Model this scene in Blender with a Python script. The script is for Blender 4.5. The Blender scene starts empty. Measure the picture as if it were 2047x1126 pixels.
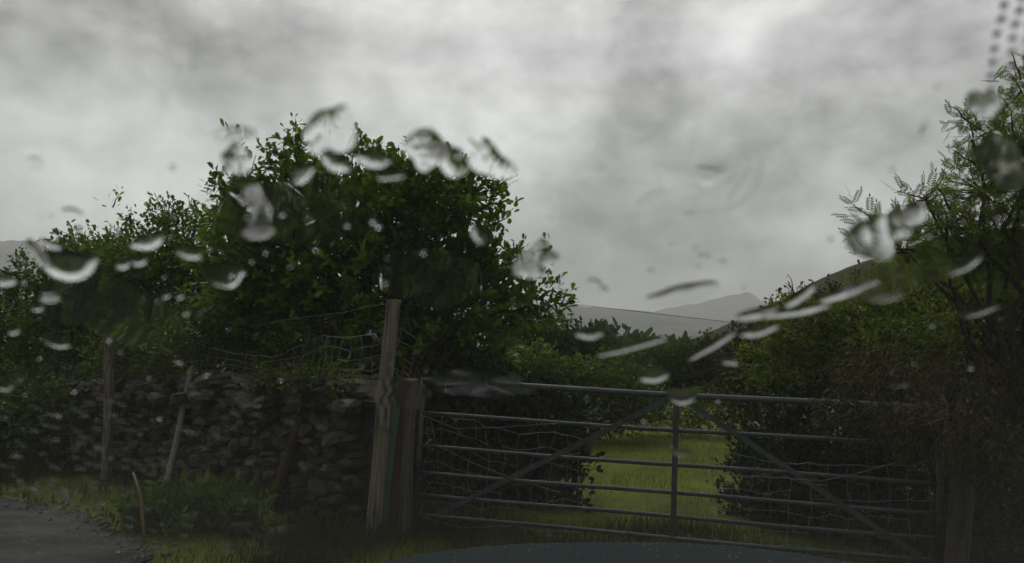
import bpy, math, random
import numpy as np
from mathutils import Vector, Matrix

scene = bpy.context.scene
COL = scene.collection
R = math.radians

# ------------------------------------------------------------------ camera
F = 1600.0                       # focal length in pixels of the 2047 px wide photograph
CX, CY = 1023.5, 563.0
CAM = np.array([0.0, 0.0, 1.5])
PITCH, ROLL = R(4.9), R(2.6)
fwd = np.array([0, math.cos(PITCH), math.sin(PITCH)])
upv = np.array([0, -math.sin(PITCH), math.cos(PITCH)])
rgt = np.array([1.0, 0, 0])
cr, sr = math.cos(ROLL), math.sin(ROLL)


def ray(px, py):
    u, v = px - CX, py - CY
    a, b = u * cr + v * sr, -u * sr + v * cr
    return fwd + rgt * (a / F) - upv * (b / F)


def at(px, py, Y):
    d = ray(px, py)
    return CAM + d * (Y / d[1])


def ground_at(px, py, z=0.0):
    d = ray(px, py)
    return CAM + d * ((z - CAM[2]) / d[2])


cam_d = bpy.data.cameras.new('camera')
cam = bpy.data.objects.new('camera', cam_d)
COL.objects.link(cam)
xa, ya, za = rgt * cr + upv * sr, -rgt * sr + upv * cr, -fwd
cam.matrix_world = Matrix(((xa[0], ya[0], za[0], CAM[0]), (xa[1], ya[1], za[1], CAM[1]), (xa[2], ya[2], za[2], CAM[2]), (0, 0, 0, 1)))
cam_d.sensor_width = 36.0
cam_d.lens = 36.0 * F / 2047.0
cam_d.clip_start = 0.03
cam_d.clip_end = 12000
cam_d.dof.use_dof = True
cam_d.dof.focus_distance = 9.0
cam_d.dof.aperture_fstop = 8.0
scene.camera = cam

# ------------------------------------------------------------------ mesh helpers


def finish(me, name, mat, parent, smooth):
    if mat is not None:
        for m in (mat if isinstance(mat, (list, tuple)) else [mat]):
            me.materials.append(m)
    if smooth:
        me.polygons.foreach_set('use_smooth', np.ones(len(me.polygons), dtype=bool))
    o = bpy.data.objects.new(name, me)
    COL.objects.link(o)
    if parent is not None:
        o.parent = parent
        o.matrix_parent_inverse = Matrix.Translation(-Vector(parent.location)) if parent.type == 'EMPTY' else parent.matrix_world.inverted() if False else Matrix.Identity(4)
        if parent.type == 'EMPTY':
            o.matrix_parent_inverse = Matrix.Translation(parent.location).inverted()
        else:
            o.matrix_parent_inverse = Matrix.Identity(4)
    return o


class MB:
    """collects vertices and polygons of mixed size, then links them as one mesh object"""

    def __init__(self):
        self.v, self.f, self.n, self.mi = [], [], 0, []

    def add(self, verts, faces, mi=0):
        verts = np.asarray(verts, dtype=float)
        self.v.append(verts)
        for f in faces:
            self.f.append([i + self.n for i in f])
            self.mi.append(mi)
        self.n += len(verts)

    def tube(self, pts, radii, sides=8, cap=True, flat=1.0):
        pts = [np.asarray(p, float) for p in pts]
        if np.isscalar(radii):
            radii = [radii] * len(pts)
        V, Fc = [], []
        prev = None
        for i, p in enumerate(pts):
            t = pts[min(i + 1, len(pts) - 1)] - pts[max(i - 1, 0)]
            t = t / (np.linalg.norm(t) + 1e-9)
            if prev is None:
                a = np.cross(t, [0, 0, 1.0]) if abs(t[2]) < 0.9 else np.cross(t, [0, 1.0, 0])
            else:
                a = prev - t * np.dot(prev, t)
            a = a / (np.linalg.norm(a) + 1e-9)
            prev = a
            b = np.cross(t, a)
            for k in range(sides):
                w = 2 * math.pi * k / sides
                V.append(p + radii[i] * (a * math.cos(w) + b * math.sin(w) * flat))
        for i in range(len(pts) - 1):
            for k in range(sides):
                k2 = (k + 1) % sides
                Fc.append((i * sides + k, i * sides + k2, (i + 1) * sides + k2, (i + 1) * sides + k))
        if cap:
            Fc.append(tuple(range(sides - 1, -1, -1)))
            Fc.append(tuple((len(pts) - 1) * sides + k for k in range(sides)))
        self.add(V, Fc)

    def box(self, c, ax, ay, az):
        """box round c with the three half axes as vectors"""
        c, ax, ay, az = (np.asarray(q, float) for q in (c, ax, ay, az))
        V = [c + sx * ax + sy * ay + sz * az for sx in (-1, 1) for sy in (-1, 1) for sz in (-1, 1)]
        self.add(V, [(0, 1, 3, 2), (4, 6, 7, 5), (0, 4, 5, 1), (2, 3, 7, 6), (0, 2, 6, 4), (1, 5, 7, 3)])

    def build(self, name, mat, parent=None, smooth=False):
        me = bpy.data.meshes.new(name)
        me.from_pydata(np.concatenate(self.v).tolist(), [], self.f)
        if isinstance(mat, (list, tuple)):
            me.polygons.foreach_set('material_index', np.array(self.mi, dtype=np.int32))
        me.update()
        return finish(me, name, mat, parent, smooth)


def np_mesh(name, V, groups, mat, parent=None, smooth=False):
    """V (n,3); groups: list of (m,k) int arrays of polygons"""
    me = bpy.data.meshes.new(name)
    me.vertices.add(len(V))
    me.vertices.foreach_set('co', np.ascontiguousarray(V, dtype=np.float32).ravel())
    loops = np.concatenate([g.ravel() for g in groups]).astype(np.int32)
    tot = np.concatenate([np.full(len(g), g.shape[1]) for g in groups]).astype(np.int32)
    start = np.concatenate([[0], np.cumsum(tot)[:-1]]).astype(np.int32)
    me.loops.add(len(loops))
    me.loops.foreach_set('vertex_index', loops)
    me.polygons.add(len(tot))
    me.polygons.foreach_set('loop_start', start)
    me.update(calc_edges=True)
    me.validate()
    return finish(me, name, mat, parent, smooth)


def empty(name, loc):
    o = bpy.data.objects.new(name, None)
    COL.objects.link(o)
    o.location = Vector([float(x) for x in loc])
    o.empty_display_size = 0.1
    return o


def tag(o, label=None, cat=None, group=None, kind=None):
    if label:
        o['label'] = label
    if cat:
        o['category'] = cat
    if group:
        o['group'] = group
    if kind:
        o['kind'] = kind
    return o


def unit(a):
    return a / (np.linalg.norm(a, axis=-1, keepdims=True) + 1e-9)


# ------------------------------------------------------------------ materials


def new_mat(name):
    m = bpy.data.materials.new(name)
    m.use_nodes = True
    nt = m.node_tree
    for n in list(nt.nodes):
        nt.nodes.remove(n)
    out = nt.nodes.new('ShaderNodeOutputMaterial')
    return m, nt, out


def ramp(nt, fac, stops):
    r = nt.nodes.new('ShaderNodeValToRGB')
    e = r.color_ramp.elements
    while len(e) < len(stops):
        e.new(0.5)
    for i, (p, c) in enumerate(stops):
        e[i].position = p
        e[i].color = (*c, 1)
    nt.links.new(fac, r.inputs[0])
    return r.outputs[0]


def noise(nt, scale, detail=5, rough=0.6, vec=None, dist=0.0):
    n = nt.nodes.new('ShaderNodeTexNoise')
    n.inputs['Scale'].default_value = scale
    n.inputs['Detail'].default_value = detail
    n.inputs['Roughness'].default_value = rough
    n.inputs['Distortion'].default_value = dist
    if vec is not None:
        nt.links.new(vec, n.inputs['Vector'])
    return n.outputs['Fac']


def mapped(nt, scale):
    g = nt.nodes.new('ShaderNodeNewGeometry')
    mp = nt.nodes.new('ShaderNodeMapping')
    mp.inputs['Scale'].default_value = scale
    nt.links.new(g.outputs['Position'], mp.inputs['Vector'])
    return mp.outputs['Vector']


def surf_mat(name, stops, scale=(8, 8, 8), detail=6, rough=0.7, spec=0.4, bump=0.3, bump_scale=None, metal=0.0, dist=0.4):
    m, nt, out = new_mat(name)
    p = nt.nodes.new('ShaderNodeBsdfPrincipled')
    v = mapped(nt, scale)
    f = noise(nt, 1.0, detail, 0.65, v, dist)
    nt.links.new(ramp(nt, f, stops), p.inputs['Base Color'])
    p.inputs['Roughness'].default_value = rough
    p.inputs['Specular IOR Level'].default_value = spec
    p.inputs['Metallic'].default_value = metal
    if bump:
        v2 = mapped(nt, bump_scale or tuple(s * 3 for s in scale))
        b = nt.nodes.new('ShaderNodeBump')
        b.inputs['Strength'].default_value = bump
        b.inputs['Distance'].default_value = 0.02
        nt.links.new(noise(nt, 1.0, 6, 0.7, v2), b.inputs['Height'])
        nt.links.new(b.outputs[0], p.inputs['Normal'])
    nt.links.new(p.outputs[0], out.inputs[0])
    return m


def leaf_mat(name, dark, mid, light, rough=0.45, trans=0.35, extra=None):
    """each leaf its own tint; light passes through the blade"""
    m, nt, out = new_mat(name)
    g = nt.nodes.new('ShaderNodeNewGeometry')
    stops = [(0.0, dark), (0.55, mid), (0.93, light)]
    if extra:
        stops.append((0.985, extra))
    c1 = ramp(nt, g.outputs['Random Per Island'], stops)
    nv = noise(nt, 1.6, 3, 0.5, mapped(nt, (1, 1, 1)))
    c2 = ramp(nt, nv, [(0.33, (0.62, 0.7, 0.62)), (0.67, (1.5, 1.38, 1.2))])
    mx = nt.nodes.new('ShaderNodeMix')
    mx.data_type = 'RGBA'
    mx.blend_type = 'MULTIPLY'
    mx.inputs[0].default_value = 1.0
    nt.links.new(c1, mx.inputs[6])
    nt.links.new(c2, mx.inputs[7])
    p = nt.nodes.new('ShaderNodeBsdfPrincipled')
    nt.links.new(mx.outputs[2], p.inputs['Base Color'])
    p.inputs['Roughness'].default_value = rough
    p.inputs['Specular IOR Level'].default_value = 0.12
    t = nt.nodes.new('ShaderNodeBsdfTranslucent')
    nt.links.new(mx.outputs[2], t.inputs['Color'])
    s = nt.nodes.new('ShaderNodeMixShader')
    s.inputs[0].default_value = trans
    nt.links.new(p.outputs[0], s.inputs[1])
    nt.links.new(t.outputs[0], s.inputs[2])
    nt.links.new(s.outputs[0], out.inputs[0])
    return m


M = {}
M['oak_leaf'] = leaf_mat('oak_leaf', (.066, .132, .014), (.115, .215, .02), (.21, .31, .035), trans=.45)
M['haw_leaf'] = leaf_mat('hawthorn_leaf', (.055, .10, .016), (.098, .165, .023), (.17, .25, .045), trans=.42)
M['haw_yellow'] = leaf_mat('bramble_leaf', (.06, .10, .014), (.10, .155, .02), (.19, .24, .04), trans=.42, extra=(.2, .17, .04))
M['rowan_leaf'] = leaf_mat('rowan_leaf', (.095, .15, .025), (.15, .22, .036), (.23, .29, .06), trans=.5, extra=(.16, .11, .04))
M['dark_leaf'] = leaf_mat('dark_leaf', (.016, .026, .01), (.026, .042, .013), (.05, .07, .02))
M['brown_leaf'] = leaf_mat('brown_leaf', (.03, .026, .009), (.058, .043, .013), (.085, .085, .024), rough=0.7, trans=.2, extra=(.12, .06, .02))
M['red_leaf'] = leaf_mat('reddish_leaf', (.05, .03, .02), (.09, .045, .03), (.08, .09, .03), rough=0.6)
M['hedge_leaf'] = leaf_mat('hedge_leaf', (.08, .125, .014), (.14, .2, .022), (.22, .28, .04), trans=.42, extra=(.13, .07, .02))
M['far_leaf'] = leaf_mat('far_leaf', (.035, .058, .015), (.06, .09, .02), (.09, .125, .03), rough=.8)
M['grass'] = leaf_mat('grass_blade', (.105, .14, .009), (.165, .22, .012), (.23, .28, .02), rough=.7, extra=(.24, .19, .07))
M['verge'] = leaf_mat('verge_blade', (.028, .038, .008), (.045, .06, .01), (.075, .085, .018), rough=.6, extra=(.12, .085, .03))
M['straw'] = leaf_mat('straw', (.20, .13, .05), (.28, .18, .07), (.33, .24, .11), rough=.7)
M['bark'] = surf_mat('bark', [(.3, (.02, .016, .012)), (.7, (.06, .05, .038))], (14, 14, 5), bump=.5)
M['post_wood'] = surf_mat('post_wood', [(.36, (.035, .024, .016)), (.44, (.175, .14, .105)), (.58, (.28, .235, .185)), (.75, (.40, .355, .295))], (42, 42, 2.0), rough=.8, bump=.6, bump_scale=(60, 60, 3))
M['dark_post'] = surf_mat('dark_post', [(.36, (.02, .013, .008)), (.46, (.07, .047, .028)), (.75, (.13, .095, .06))], (40, 40, 2.2), rough=.8, bump=.6)
M['old_wood'] = surf_mat('old_wood', [(.36, (.03, .024, .018)), (.45, (.11, .094, .078)), (.75, (.23, .205, .175))], (44, 44, 2.2), rough=.85, bump=.7, bump_scale=(70, 70, 3))
M['pale_wood'] = surf_mat('pale_wood', [(.25, (.15, .135, .11)), (.75, (.32, .30, .25))], (26, 26, 2.5), rough=.8, bump=.5)
M['rust'] = surf_mat('rust', [(.3, (.045, .018, .012)), (.7, (.11, .042, .026))], (20, 20, 12), rough=.75, bump=.3)
M['rotten'] = surf_mat('rotten_wood', [(.3, (.035, .018, .012)), (.7, (.08, .042, .028))], (22, 22, 4), rough=.8, bump=.5)
M['green_paint'] = surf_mat('green_paint', [(.3, (.05, .12, .075)), (.62, (.075, .17, .105)), (.8, (.10, .085, .06))], (9, 9, 6), rough=.5, bump=.1)
M['galv'] = surf_mat('galvanised_steel', [(.3, (.045, .05, .057)), (.55, (.08, .088, .098)), (.72, (.125, .132, .14))], (9, 9, 9), rough=.42, spec=.5, bump=.08, metal=.35)
M['wire'] = surf_mat('wire', [(.3, (.16, .19, .18)), (.7, (.30, .33, .31))], (9, 9, 9), rough=.5, bump=0, metal=.2)
M['cable'] = surf_mat('cable', [(.3, (.02, .02, .02)), (.7, (.04, .04, .04))], (9, 9, 9), rough=.6, bump=0)
M['cane'] = surf_mat('cane', [(.3, (.13, .075, .022)), (.7, (.22, .135, .042))], (20, 20, 6), rough=.6, bump=.2)
M['hill_heather'] = surf_mat('hill_heather', [(.3, (.025, .025, .011)), (.5, (.036, .038, .013)), (.7, (.04, .028, .019))], (.08, .08, .08), detail=8, rough=.95, spec=.1, bump=.6, bump_scale=(.6, .6, .6))
M['hill_rock'] = surf_mat('hill_rock', [(.35, (.02, .026, .022)), (.5, (.06, .066, .056)), (.65, (.1, .1, .085))], (.006, .006, .006), detail=10, rough=.95, spec=.1, bump=0)
M['bonnet_paint'] = surf_mat('bonnet_paint', [(.42, (.026, .036, .038)), (.58, (.032, .043, .046))], (40, 40, 40), rough=.9, spec=.0, bump=.12, bump_scale=(160, 160, 160))
M['black_plastic'] = surf_mat('grey_plastic', [(.4, (.085, .088, .085)), (.6, (.105, .108, .105))], (30, 30, 30), rough=.75, bump=.1)
M['lining'] = surf_mat('lining', [(.4, (.16, .16, .15)), (.6, (.19, .19, .18))], (60, 60, 60), rough=.95, spec=.1, bump=.1)
M['frit'] = surf_mat('black_enamel', [(.4, (.008, .008, .009)), (.6, (.012, .012, .012))], (30, 30, 30), rough=.6, bump=0)


def stone_material():
    m, nt, out = new_mat('slate_stone')
    p = nt.nodes.new('ShaderNodeBsdfPrincipled')
    g = nt.nodes.new('ShaderNodeNewGeometry')
    c1 = ramp(nt, g.outputs['Random Per Island'], [(0, (.03, .026, .023)), (.4, (.065, .056, .049)), (.75, (.11, .096, .085)), (.93, (.17, .155, .14)), (.98, (.13, .085, .055))])
    v = mapped(nt, (9, 9, 30))
    c2 = ramp(nt, noise(nt, 1, 7, .7, v, .5), [(.3, (.4, .37, .34)), (.7, (1.1, 1.0, .89))])
    mx = nt.nodes.new('ShaderNodeMix')
    mx.data_type = 'RGBA'
    mx.blend_type = 'MULTIPLY'
    mx.inputs[0].default_value = 1
    nt.links.new(c1, mx.inputs[6])
    nt.links.new(c2, mx.inputs[7])
    # moss and lichen patches
    ms = ramp(nt, noise(nt, 1, 5, .6, mapped(nt, (5, 5, 6))), [(.53, (0, 0, 0)), (.68, (1, 1, 1))])
    mx2 = nt.nodes.new('ShaderNodeMix')
    mx2.data_type = 'RGBA'
    nt.links.new(ms, mx2.inputs[0])
    nt.links.new(mx.outputs[2], mx2.inputs[6])
    mx2.inputs[7].default_value = (.05, .048, .018, 1)
    nt.links.new(mx2.outputs[2], p.inputs['Base Color'])
    p.inputs['Roughness'].default_value = .5
    b = nt.nodes.new('ShaderNodeBump')
    b.inputs['Strength'].default_value = .8
    b.inputs['Distance'].default_value = .02
    nt.links.new(noise(nt, 1, 7, .7, mapped(nt, (18, 18, 60))), b.inputs['Height'])
    nt.links.new(b.outputs[0], p.inputs['Normal'])
    nt.links.new(p.outputs[0], out.inputs[0])
    return m


M['stone'] = stone_material()


def ground_material():
    m, nt, out = new_mat('meadow')
    p = nt.nodes.new('ShaderNodeBsdfPrincipled')
    c = ramp(nt, noise(nt, 1, 8, .65, mapped(nt, (.9, .9, .9)), .3), [(.3, (.06, .066, .009)), (.5, (.115, .135, .011)), (.7, (.16, .175, .016))])
    c2 = ramp(nt, noise(nt, 1, 4, .7, mapped(nt, (24, 24, 24))), [(.3, (.6, .6, .6)), (.7, (1.35, 1.35, 1.3))])
    mx = nt.nodes.new('ShaderNodeMix')
    mx.data_type = 'RGBA'
    mx.blend_type = 'MULTIPLY'
    mx.inputs[0].default_value = 1
    nt.links.new(c, mx.inputs[6])
    nt.links.new(c2, mx.inputs[7])
    nt.links.new(mx.outputs[2], p.inputs['Base Color'])
    p.inputs['Roughness'].default_value = .9
    p.inputs['Specular IOR Level'].default_value = .15
    nt.links.new(p.outputs[0], out.inputs[0])
    return m


M['meadow'] = ground_material()


def road_material():
    m, nt, out = new_mat('wet_tarmac')
    p = nt.nodes.new('ShaderNodeBsdfPrincipled')
    c = ramp(nt, noise(nt, 1, 6, .7, mapped(nt, (60, 60, 60))), [(.35, (.024, .027, .027)), (.6, (.045, .05, .05)), (.75, (.085, .09, .086))])
    nt.links.new(c, p.inputs['Base Color'])
    r = ramp(nt, noise(nt, 1, 4, .6, mapped(nt, (1.2, 3.0, 1))), [(.35, (.5, .5, .5)), (.65, (.85, .85, .85))])
    nt.links.new(r, p.inputs['Roughness'])
    p.inputs['Specular IOR Level'].default_value = .15
    b = nt.nodes.new('ShaderNodeBump')
    b.inputs['Strength'].default_value = .5
    b.inputs['Distance'].default_value = .01
    nt.links.new(noise(nt, 1, 5, .7, mapped(nt, (90, 90, 90))), b.inputs['Height'])
    nt.links.new(b.outputs[0], p.inputs['Normal'])
    nt.links.new(p.outputs[0], out.inputs[0])
    return m


M['road'] = road_material()


def pane_material():
    m, nt, out = new_mat('windscreen_glass')
    t = nt.nodes.new('ShaderNodeBsdfTransparent')
    t.inputs[0].default_value = (.945, .965, .95, 1)
    g = nt.nodes.new('ShaderNodeBsdfGlossy')
    g.inputs['Roughness'].default_value = .01
    g.inputs['Color'].default_value = (.9, .92, .9, 1)
    lw = nt.nodes.new('ShaderNodeLayerWeight')
    lw.inputs[0].default_value = .5
    pw = nt.nodes.new('ShaderNodeMath')
    pw.operation = 'POWER'
    pw.inputs[1].default_value = 5.0
    nt.links.new(lw.outputs['Facing'], pw.inputs[0])
    fr = nt.nodes.new('ShaderNodeMath')
    fr.operation = 'MULTIPLY_ADD'
    fr.inputs[1].default_value = .96
    fr.inputs[2].default_value = .035
    nt.links.new(pw.outputs[0], fr.inputs[0])
    s = nt.nodes.new('ShaderNodeMixShader')
    nt.links.new(fr.outputs[0], s.inputs[0])
    nt.links.new(t.outputs[0], s.inputs[1])
    nt.links.new(g.outputs[0], s.inputs[2])
    nt.links.new(s.outputs[0], out.inputs[0])
    return m


def water_material():
    m, nt, out = new_mat('rain_water')
    g = nt.nodes.new('ShaderNodeBsdfRefraction')
    g.inputs['IOR'].default_value = 1.33
    g.inputs['Roughness'].default_value = 0.0
    gl = nt.nodes.new('ShaderNodeBsdfGlass')
    gl.inputs['IOR'].default_value = 1.33
    gl.inputs['Roughness'].default_value = 0.0
    nt.links.new(gl.outputs[0], out.inputs[0])
    nt.nodes.remove(g)
    return m


M['pane'] = pane_material()
M['water'] = water_material()

# ------------------------------------------------------------------ foliage


def blade_half(outline, fold=.18):
    """outline: (x, y) points from base to tip along one edge; two halves folded on the midrib"""
    mid = [(0, y, 0) for _x, y in outline]
    n = len(outline)
    base, tip = (0, outline[0][1], 0), (0, outline[-1][1], 0)
    V = [base, tip]
    right = [(x, y, abs(x) * fold) for x, y in outline[1:-1]]
    left = [(-x, y, abs(x) * fold) for x, y in outline[1:-1]]
    V += right + left
    k = len(right)
    return np.array(V, float), [np.array([[0] + list(range(2, 2 + k)) + [1]]), np.array([[1] + list(range(1 + 2 * k, 1 + k, -1)) + [0]])]


OAK = blade_half([(0, 0), (.10, .16), (.20, .24), (.12, .34), (.28, .46), (.17, .54), (.34, .70), (.19, .76), (.20, .92), (0, 1.0)])
OVAL = blade_half([(0, 0), (.22, .22), (.30, .5), (.2, .8), (0, 1.0)])
LANCE = blade_half([(0, 0), (.13, .3), (.11, .65), (0, 1.0)])
SPRAY = blade_half([(0, 0), (.05, .25), (.04, .6), (0, 1.0)])


def pinnate():
    V, g = [], []
    n = 0
    for i in range(6):
        y = .18 + i * .135
        for s in (-1, 1):
            L = .34 - .02 * abs(i - 2.5)
            d = np.array([s * .86, .5, -.12])
            w = np.array([-.5 * s, .86, 0]) * .052
            p0 = np.array([0, y, 0])
            V += [p0, p0 + d * L * .5 + w, p0 + d * L, p0 + d * L * .5 - w]
            g.append([n, n + 1, n + 2, n + 3])
            n += 4
    V += [(0, .95, 0), (.06, 1.1, 0), (0, 1.3, -.03), (-.06, 1.1, 0)]
    g.append([n, n + 1, n + 2, n + 3])
    n += 4
    V += [(-.008, 0, 0), (.008, 0, 0), (.008, 1, 0), (-.008, 1, 0)]
    g.append([n, n + 1, n + 2, n + 3])
    return np.array(V, float), [np.array(g)]


PINNATE = pinnate()


def leaf_cloud(name, P, D, N, S, template, mat, parent):
    T, groups = template
    D = unit(D)
    W = unit(np.cross(D, N))
    N = np.cross(W, D)
    V = P[:, None, :] + S[:, None, None] * (T[None, :, 0:1] * W[:, None, :] + T[None, :, 1:2] * D[:, None, :] + T[None, :, 2:3] * N[:, None, :])
    k = len(T)
    off = np.arange(len(P)) * k
    gs = [(g[None, :, :] + off[:, None, None]).reshape(-1, g.shape[1]) for g in groups]
    return np_mesh(name, V.reshape(-1, 3), gs, mat, parent)


def lobe_world(l):
    px, py, rx, ry, Y = l[:5]
    c = at(px, py, Y)
    k = Y / F
    rd = l[5] if len(l) > 5 else (rx + ry) * .5 * k
    return c, np.array([rx * k, rd, ry * k])


def wiggle(a, b, rng, n=5, amp=.08):
    L = np.linalg.norm(b - a)
    pts = [a + (b - a) * t for t in np.linspace(0, 1, n)]
    for i in range(1, n - 1):
        pts[i] = pts[i] + rng.normal(0, amp * L / n, 3)
    return pts


def make_tree(name, label, cat, base, lobes, n_twigs, template, size, mat, seed, group=None, sprigs=(), per=9, twig_len=.28, droop=.0, up=.35, shell=.5,
              trunk_r=.07, fork=.45, bark='bark', sprig_w=.09, sprig_dir=.6):
    rng = np.random.RandomState(seed)
    root = empty(name, base)
    tag(root, label, cat, group)
    L = [lobe_world(l) for l in lobes]
    vol = np.array([r[0] * r[1] * r[2] for _c, r in L])
    w = vol ** .72
    idx = rng.choice(len(L), n_twigs, p=w / w.sum())
    dirs = unit(rng.normal(0, 1, (n_twigs, 3)))
    rad = rng.uniform(0, 1, n_twigs) ** shell
    rad = rad ** .6 * (1 + rng.normal(0, .07, n_twigs))
    C = np.array([c for c, _r in L])[idx]
    RR = np.array([r for _c, r in L])[idx]
    tw = C + dirs * RR * rad[:, None]
    tw[:, 2] = np.maximum(tw[:, 2], base[2] + .04)
    td = unit(dirs * .7 + rng.normal(0, .45, (n_twigs, 3)) + np.array([0, 0, up - droop]))
    # leaves along each twig
    t = rng.uniform(.05, 1, (n_twigs, per))
    P = tw[:, None, :] + td[:, None, :] * (t * twig_len)[..., None] + rng.normal(0, .012, (n_twigs, per, 3))
    D = td[:, None, :] * .7 + rng.normal(0, .6, (n_twigs, per, 3)) + np.array([0, 0, -droop])
    P, D = P.reshape(-1, 3), D.reshape(-1, 3)
    for (x0, y0, x1, y1, Y, m) in sprigs:
        a, b = at(x0, y0, Y), at(x1, y1, Y)
        tt = rng.uniform(0, 1, m)
        q = a + (b - a) * tt[:, None]
        off = rng.normal(0, 1, (m, 3)) * sprig_w * (1.05 - .55 * tt)[:, None]
        P = np.concatenate([P, q + off])
        D = np.concatenate([D, unit((b - a)[None, :]) * sprig_dir + unit(off) * .7 + rng.normal(0, .35, (m, 3))])
    N = rng.normal(0, .55, P.shape) + np.array([0, -.15, 1.0])
    S = size * rng.uniform(.5, 1.2, len(P))
    leaf_cloud('crown', P, D, N, S, template, mat, root)
    # trunk, limbs and a share of the twigs
    mb = MB()
    top = np.mean([c for c, _r in L], axis=0)
    base = np.asarray(base, float)
    f = base + (top - base) * fork
    mb.tube(wiggle(base - np.array([0, 0, .05]), f, rng, 5, .2), np.linspace(trunk_r, trunk_r * .72, 5), 9)
    for c, r in L:
        pts = wiggle(f, c, rng, 6, .25)
        mb.tube(pts, np.linspace(trunk_r * .55, trunk_r * .16, 6), 6, cap=False)
    sel = rng.choice(n_twigs, min(n_twigs, 260), replace=False)
    for i in sel:
        a = C[i] + (tw[i] - C[i]) * .25
        mb.tube(wiggle(a, tw[i] + td[i] * twig_len, rng, 4, .3), np.linspace(trunk_r * .12, .003, 4), 4, cap=False)
    for (x0, y0, x1, y1, Y, m) in sprigs:
        mb.tube(wiggle(at(x0, y0, Y), at(x1, y1, Y), rng, 5, .15), np.linspace(.011, .003, 5), 5, cap=False)
    mb.build('trunk', M[bark], root, smooth=True)
    return root


def gbase(px, Y, z=0.0):
    p = at(px, 700, Y)
    return (p[0], p[1], z)


# ------------------------------------------------------------------ sky, sun, air
world = bpy.data.worlds.new('World')
scene.world = world
world.use_nodes = True
nt = world.node_tree
for n in list(nt.nodes):
    nt.nodes.remove(n)
wout = nt.nodes.new('ShaderNodeOutputWorld')
bg = nt.nodes.new('ShaderNodeBackground')
bg.inputs['Strength'].default_value = 0.1
SUN_EL, SUN_AZ = R(48), R(-25)       # azimuth from +Y towards +X
sky = nt.nodes.new('ShaderNodeTexSky')
sky.sky_type = 'NISHITA'
sky.sun_disc = False
sky.sun_elevation = SUN_EL
sky.sun_rotation = SUN_AZ
tc = nt.nodes.new('ShaderNodeTexCoord')


def wmath(op, a, b=None, c=None):
    n = nt.nodes.new('ShaderNodeMath')
    n.operation = op
    for i, q in enumerate((a, b, c)):
        if q is None:
            continue
        if isinstance(q, (int, float)):
            n.inputs[i].default_value = q
        else:
            nt.links.new(q, n.inputs[i])
    return n.outputs[0]


sep = nt.nodes.new('ShaderNodeSeparateXYZ')
nt.links.new(tc.outputs['Generated'], sep.inputs[0])
den = wmath('ADD', wmath('MULTIPLY', wmath('MAXIMUM', sep.outputs[2], 0.0), .25), .72)
comb = nt.nodes.new('ShaderNodeCombineXYZ')
nt.links.new(wmath('DIVIDE', sep.outputs[0], den), comb.inputs[0])
nt.links.new(wmath('DIVIDE', sep.outputs[1], den), comb.inputs[1])
nt.links.new(wmath('MULTIPLY', sep.outputs[2], 1.6), comb.inputs[2])
n1 = noise(nt, 3.0, 6, .5, comb.outputs[0], .2)
n2 = noise(nt, 8.5, 6, .5, comb.outputs[0], .25)
n3 = noise(nt, 24, 5, .5, comb.outputs[0], .3)
val = wmath('ADD', wmath('MULTIPLY', wmath('SUBTRACT', n1, .5), .95), wmath('MULTIPLY', wmath('SUBTRACT', n2, .5), .68))
val = wmath('ADD', val, wmath('MULTIPLY', wmath('SUBTRACT', n3, .5), .24))
# broad bright and dull banks of cloud: direction, tightness, amount
for (px, py, k, a) in [(690, 60, 30, .05), (260, 330, 90, .27), (60, 320, 60, .10), (1490, 70, 300, .24), (1010, 170, 45, .05), (440, 210, 90, -.15), (330, 170, 90, -.06),
                       (1650, 180, 45, -.07), (60, 90, 50, -.09), (1640, 510, 120, .07), (1150, 430, 30, -.05), (1450, 430, 50, -.07), (1900, 260, 60, -.02), (100, 440, 220, -.07)]:
    d = unit(ray(px, py))
    dp = nt.nodes.new('ShaderNodeVectorMath')
    dp.operation = 'DOT_PRODUCT'
    nt.links.new(tc.outputs['Generated'], dp.inputs[0])
    dp.inputs[1].default_value = tuple(d)
    val = wmath('ADD', val, wmath('MULTIPLY', wmath('EXPONENT', wmath('MULTIPLY', wmath('SUBTRACT', dp.outputs['Value'], 1.0), float(k))), float(a) * 1.6))
# unseen sky behind and overhead: added dimming that darkens surfaces facing the car
front = nt.nodes.new('ShaderNodeMapRange')
front.interpolation_type = 'SMOOTHSTEP'
front.inputs['From Min'].default_value = -.2
front.inputs['From Max'].default_value = .75
front.inputs['To Min'].default_value = .38
front.inputs['To Max'].default_value = 1.0
nt.links.new(sep.outputs[1], front.inputs['Value'])
lum = wmath('MULTIPLY', wmath('MAXIMUM', wmath('MULTIPLY', wmath('ADD', val, .40), 16.6), 1.8), front.outputs[0])
tint = ramp(nt, sep.outputs[2], [(0.0, (.99, 1.0, .995)), (.2, (1.005, .995, 1.005)), (.4, (1.05, .99, 1.02))])
ccol = nt.nodes.new('ShaderNodeVectorMath')
ccol.operation = 'SCALE'
nt.links.new(tint, ccol.inputs[0])
nt.links.new(lum, ccol.inputs['Scale'])
wm = nt.nodes.new('ShaderNodeMix')
wm.data_type = 'RGBA'
wm.inputs[0].default_value = .95
nt.links.new(sky.outputs[0], wm.inputs[6])
nt.links.new(ccol.outputs[0], wm.inputs[7])
nt.links.new(wm.outputs[2], bg.inputs['Color'])
nt.links.new(bg.outputs[0], wout.inputs[0])

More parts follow.
